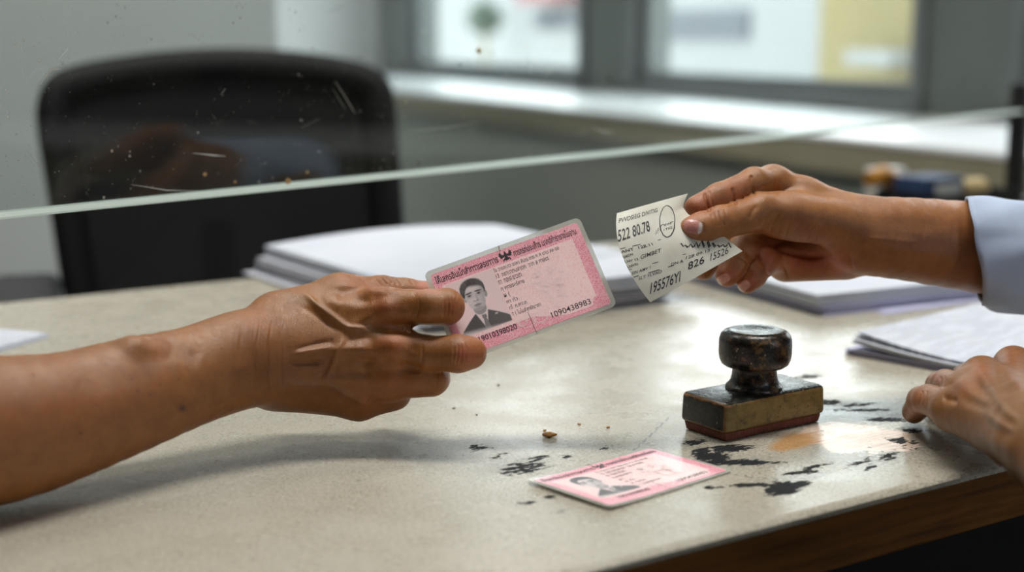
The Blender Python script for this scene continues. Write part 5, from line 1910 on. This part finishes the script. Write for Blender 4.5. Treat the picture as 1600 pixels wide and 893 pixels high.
ST = [([(1490, 632)], 15, .8), ([(1504, 604)], 15, 1.1), ([(1531, 580)], 15, 1.2), ([(1580, 562)], 15, 1.2), (bezier([(1500, 620), (1520, 628), (1545, 640)]), 9, -.9), (bezier([(1516, 596), (1528, 606), (1550, 622)]), 10, -1.0),
      (bezier([(1552, 570), (1560, 590), (1580, 620)]), 12, -1.1), (bezier([(1535, 640), (1560, 660), (1590, 676)]), 6, .8), (bezier([(1548, 604), (1570, 640), (1596, 660)]), 6, .7), (bezier([(1470, 620), (1484, 624), (1500, 628)]), 6, -1.2), ([(1530, 600)], 9, -1.0), ([(1506, 600)], 12, .9), ([(1556, 572)], 8, -.9),
      (bezier([(1465, 580), (1480, 588), (1495, 596)]), 6, .3), (bezier([(1520, 668), (1550, 690), (1590, 700)]), 14, .8), (bezier([(1560, 585), (1580, 595), (1600, 612)]), 7, .7)]
for x0, y0, x1, y1, w, a in ((1441, 612, 1436, 630, 1.8, -.4), (1448, 612, 1443, 632, 1.8, -.35), (1470, 590, 1466, 606, 1.8, -.4), (1477, 589, 1474, 604, 1.8, -.3)):
    ST.append(([(x0, y0), (x1, y1)], w, a))
PV, PF, PN, PPX, Pfm = sculpt(rest_sdf, 1.5, ST)
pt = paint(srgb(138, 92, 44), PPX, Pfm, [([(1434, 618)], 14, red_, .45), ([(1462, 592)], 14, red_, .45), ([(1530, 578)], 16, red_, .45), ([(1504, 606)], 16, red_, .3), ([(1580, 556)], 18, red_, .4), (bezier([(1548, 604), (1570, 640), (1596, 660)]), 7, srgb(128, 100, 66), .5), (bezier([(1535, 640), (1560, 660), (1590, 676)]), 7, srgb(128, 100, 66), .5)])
pk = np.zeros(len(PV))
pu = along_axis(PV, [fa2, fa1, wr, T(1507, 612, .033), T(1442, 619, .022)])
wr_amt = np.clip(.25 + .7 * stroke_w(PPX, [(1436, 616)], 14) + .7 * stroke_w(PPX, [(1464, 590)], 14), 0, 1)
pk3 = np.stack([wr_amt, pk, np.zeros(len(PV))], 1)
pa = np.stack([pu, PV[:, 1], PV[:, 2]], 1)
right_person = person_mesh('person', [(RV, RF, rt, rk, ra), (PV, PF, pt, pk3, pa)], 'person in pale blue shirt holding out the receipt, other hand resting on the desk edge')

# ================= shirt sleeves =====================================================
m, nt, b = mat_new('pale_blue_shirt')
co = objco(nt)
wv = node(nt, 'ShaderNodeTexWave', {'Vector': co, 'Scale': 700.0}, bands_direction='X')
wv2 = node(nt, 'ShaderNodeTexWave', {'Vector': co, 'Scale': 700.0}, bands_direction='Z')
wsum = math_n(nt, 'ADD', wv.outputs['Fac'], wv2.outputs['Fac'])
nt.links.new(ramp(nt, noise(nt, co, 25, 3), [(.3, srgb(164, 178, 204)), (.7, srgb(182, 196, 220))]), b.inputs['Base Color'])
b.inputs['Roughness'].default_value = .85
b.inputs['Sheen Weight'].default_value = .15
bn = node(nt, 'ShaderNodeBump', {'Height': wsum, 'Strength': .15, 'Distance': .0004})
nt.links.new(bn.outputs[0], b.inputs['Normal'])
M_shirt = m
M_mark = pmat('red_pen_mark', srgb(140, 66, 70), .8, .1, 300, 0)


def sleeve(parent, pts, rad, seed, tilt=(0, 0), flat=.92):
    """turned-back cuff and sleeve along an arm path (camera mm)"""
    pts = [np.asarray(p, float) for p in pts]
    path = np.array(bezier(pts, 10)); rr = np.interp(np.linspace(0, 1, len(path)), np.linspace(0, 1, len(rad)), rad)
    n = 64
    rings = []
    t0 = nrm(path[3] - path[0])
    ref = np.array([0, 1, 0.0])
    for i, p in enumerate(path):
        t = nrm(path[min(i + 1, len(path) - 1)] - path[max(i - 1, 0)])
        a = nrm(ref - t * (ref @ t)); c = np.cross(t, a)
        th = np.linspace(0, 2 * PI, n, endpoint=False)
        s = i / (len(path) - 1)
        w = 1 + .022 * sstep(.30, .36, np.cos(th)) + .03 * np.sin(3 * th + 5 * s + seed) + .035 * np.sin(2 * th - 9 * s + seed * 2) * min(1, s * 3) + .02 * np.sin(7 * th + 14 * s)
        q = p + rr[i] * w[:, None] * (np.cos(th)[:, None] * a + flat * np.sin(th)[:, None] * c)
        if i < 11: q = q + t * (tilt[0] * np.cos(th) + tilt[1] * np.sin(th))[:, None] * (1 - i / 11)
        rings.append(q)
    R_ = np.array(rings)
    inner = [R_[0] * 1.0]
    cen = path[0]
    k = len(path)
    lipi = cen + (R_[0] - cen) * .94 + t0 * .3
    deep = path[6] + (R_[6] - path[6]) * .90
    allr = np.concatenate([[deep], [lipi], R_])
    V = cam2world(allr.reshape(-1, 3) * .001)
    F = []
    for i in range(len(allr) - 1):
        for j in range(n):
            F.append((i * n + j, i * n + (j + 1) % n, (i + 1) * n + (j + 1) % n, (i + 1) * n + j))
    return new_mesh('shirt_sleeve', V, F, M_shirt, parent, smooth=True, world=True), R_, path


bpy.context.view_layer.update()
sl1, R1, P1 = sleeve(right_person, [cm(1521, 396, .862 * RS), cm(1585, 402, .876 * RS), cm(1690, 408, .91 * RS), cm(1830, 412, .965 * RS)], rr_(31.6, 35.5, 39, 43), 1.0, (-8, -22))
# folded cuff band
sl2, R2, P2_ = sleeve(right_person, [w2c(wd + dirw * .030 + [0.006, 0, -.004]), w2c(wd + dirw * .07 + [.02, 0, -.002]), w2c(wd + dirw * .13 + [.05, 0, .004]), w2c(wd + dirw * .2 + [.09, 0, .02])], [28, 31, 34, 37], 2.0)
# ------------------------------------------------------------------ light and camera
w = bpy.data.worlds.new('overcast_sky')
SC.world = w
w.use_nodes = True
nt = w.node_tree
bg = nt.nodes['Background']
tc = nt.nodes.new('ShaderNodeTexCoord')
sx = node(nt, 'ShaderNodeSeparateXYZ', {'Vector': tc.outputs['Generated']})
c = ramp(nt, math_n(nt, 'ADD', math_n(nt, 'MULTIPLY', sx.outputs[2], .5), .5), [(.45, (.80, .82, .84)), (.52, (.93, .95, .97)), (.9, (.80, .88, 1.0))])
nt.links.new(c, bg.inputs['Color'])
bg.inputs['Strength'].default_value = 4.8


def area(name, loc, target, sx, sy, power, color=(1, 1, 1)):
    l = bpy.data.lights.new(name, 'AREA')
    l.shape = 'RECTANGLE'; l.size = sx; l.size_y = sy; l.energy = power; l.color = color
    o = bpy.data.objects.new(name, l)
    COL.objects.link(o)
    o.location = loc
    d = Vector(target) - Vector(loc)
    o.rotation_euler = d.to_track_quat('-Z', 'Y').to_euler()
    return o


area('ceiling_lamp', (-.9, 1.6, 2.68), (-.9, 1.6, 0), 1.2, .3, 12, (1.0, .97, .92))
area('ceiling_lamp', (.15, 1.0, 2.68), (.15, 1.0, 0), 1.2, .3, 28, (1.0, .97, .92))
area('ceiling_lamp', (-.6, 3.2, 2.68), (-.6, 3.2, 0), 1.2, .3, 14, (1.0, .97, .92))

cam = bpy.data.cameras.new('camera')
cam.lens = 50; cam.sensor_width = 36; cam.sensor_fit = 'HORIZONTAL'
cam.clip_start = .02; cam.clip_end = 100
cam.dof.use_dof = True
cam.dof.focus_distance = .725
cam.dof.aperture_fstop = 4.5
cam.dof.aperture_blades = 0
co_ = bpy.data.objects.new('camera', cam)
COL.objects.link(co_)
co_.location = Vector(CAM)
co_.rotation_euler = (PI / 2 - PITCH, 0, 0)
SC.camera = co_
SC.view_settings.view_transform = 'Standard'
SC.view_settings.look = 'None'
SC.view_settings.gamma = 1.0
SC.view_settings.use_curve_mapping = False
SC.view_settings.exposure = 0.5
SC.cycles.use_denoising = True
SC.cycles.max_bounces = 8
SC.cycles.transparent_max_bounces = 12
SC.cycles.caustics_reflective = False
SC.cycles.caustics_refractive = False
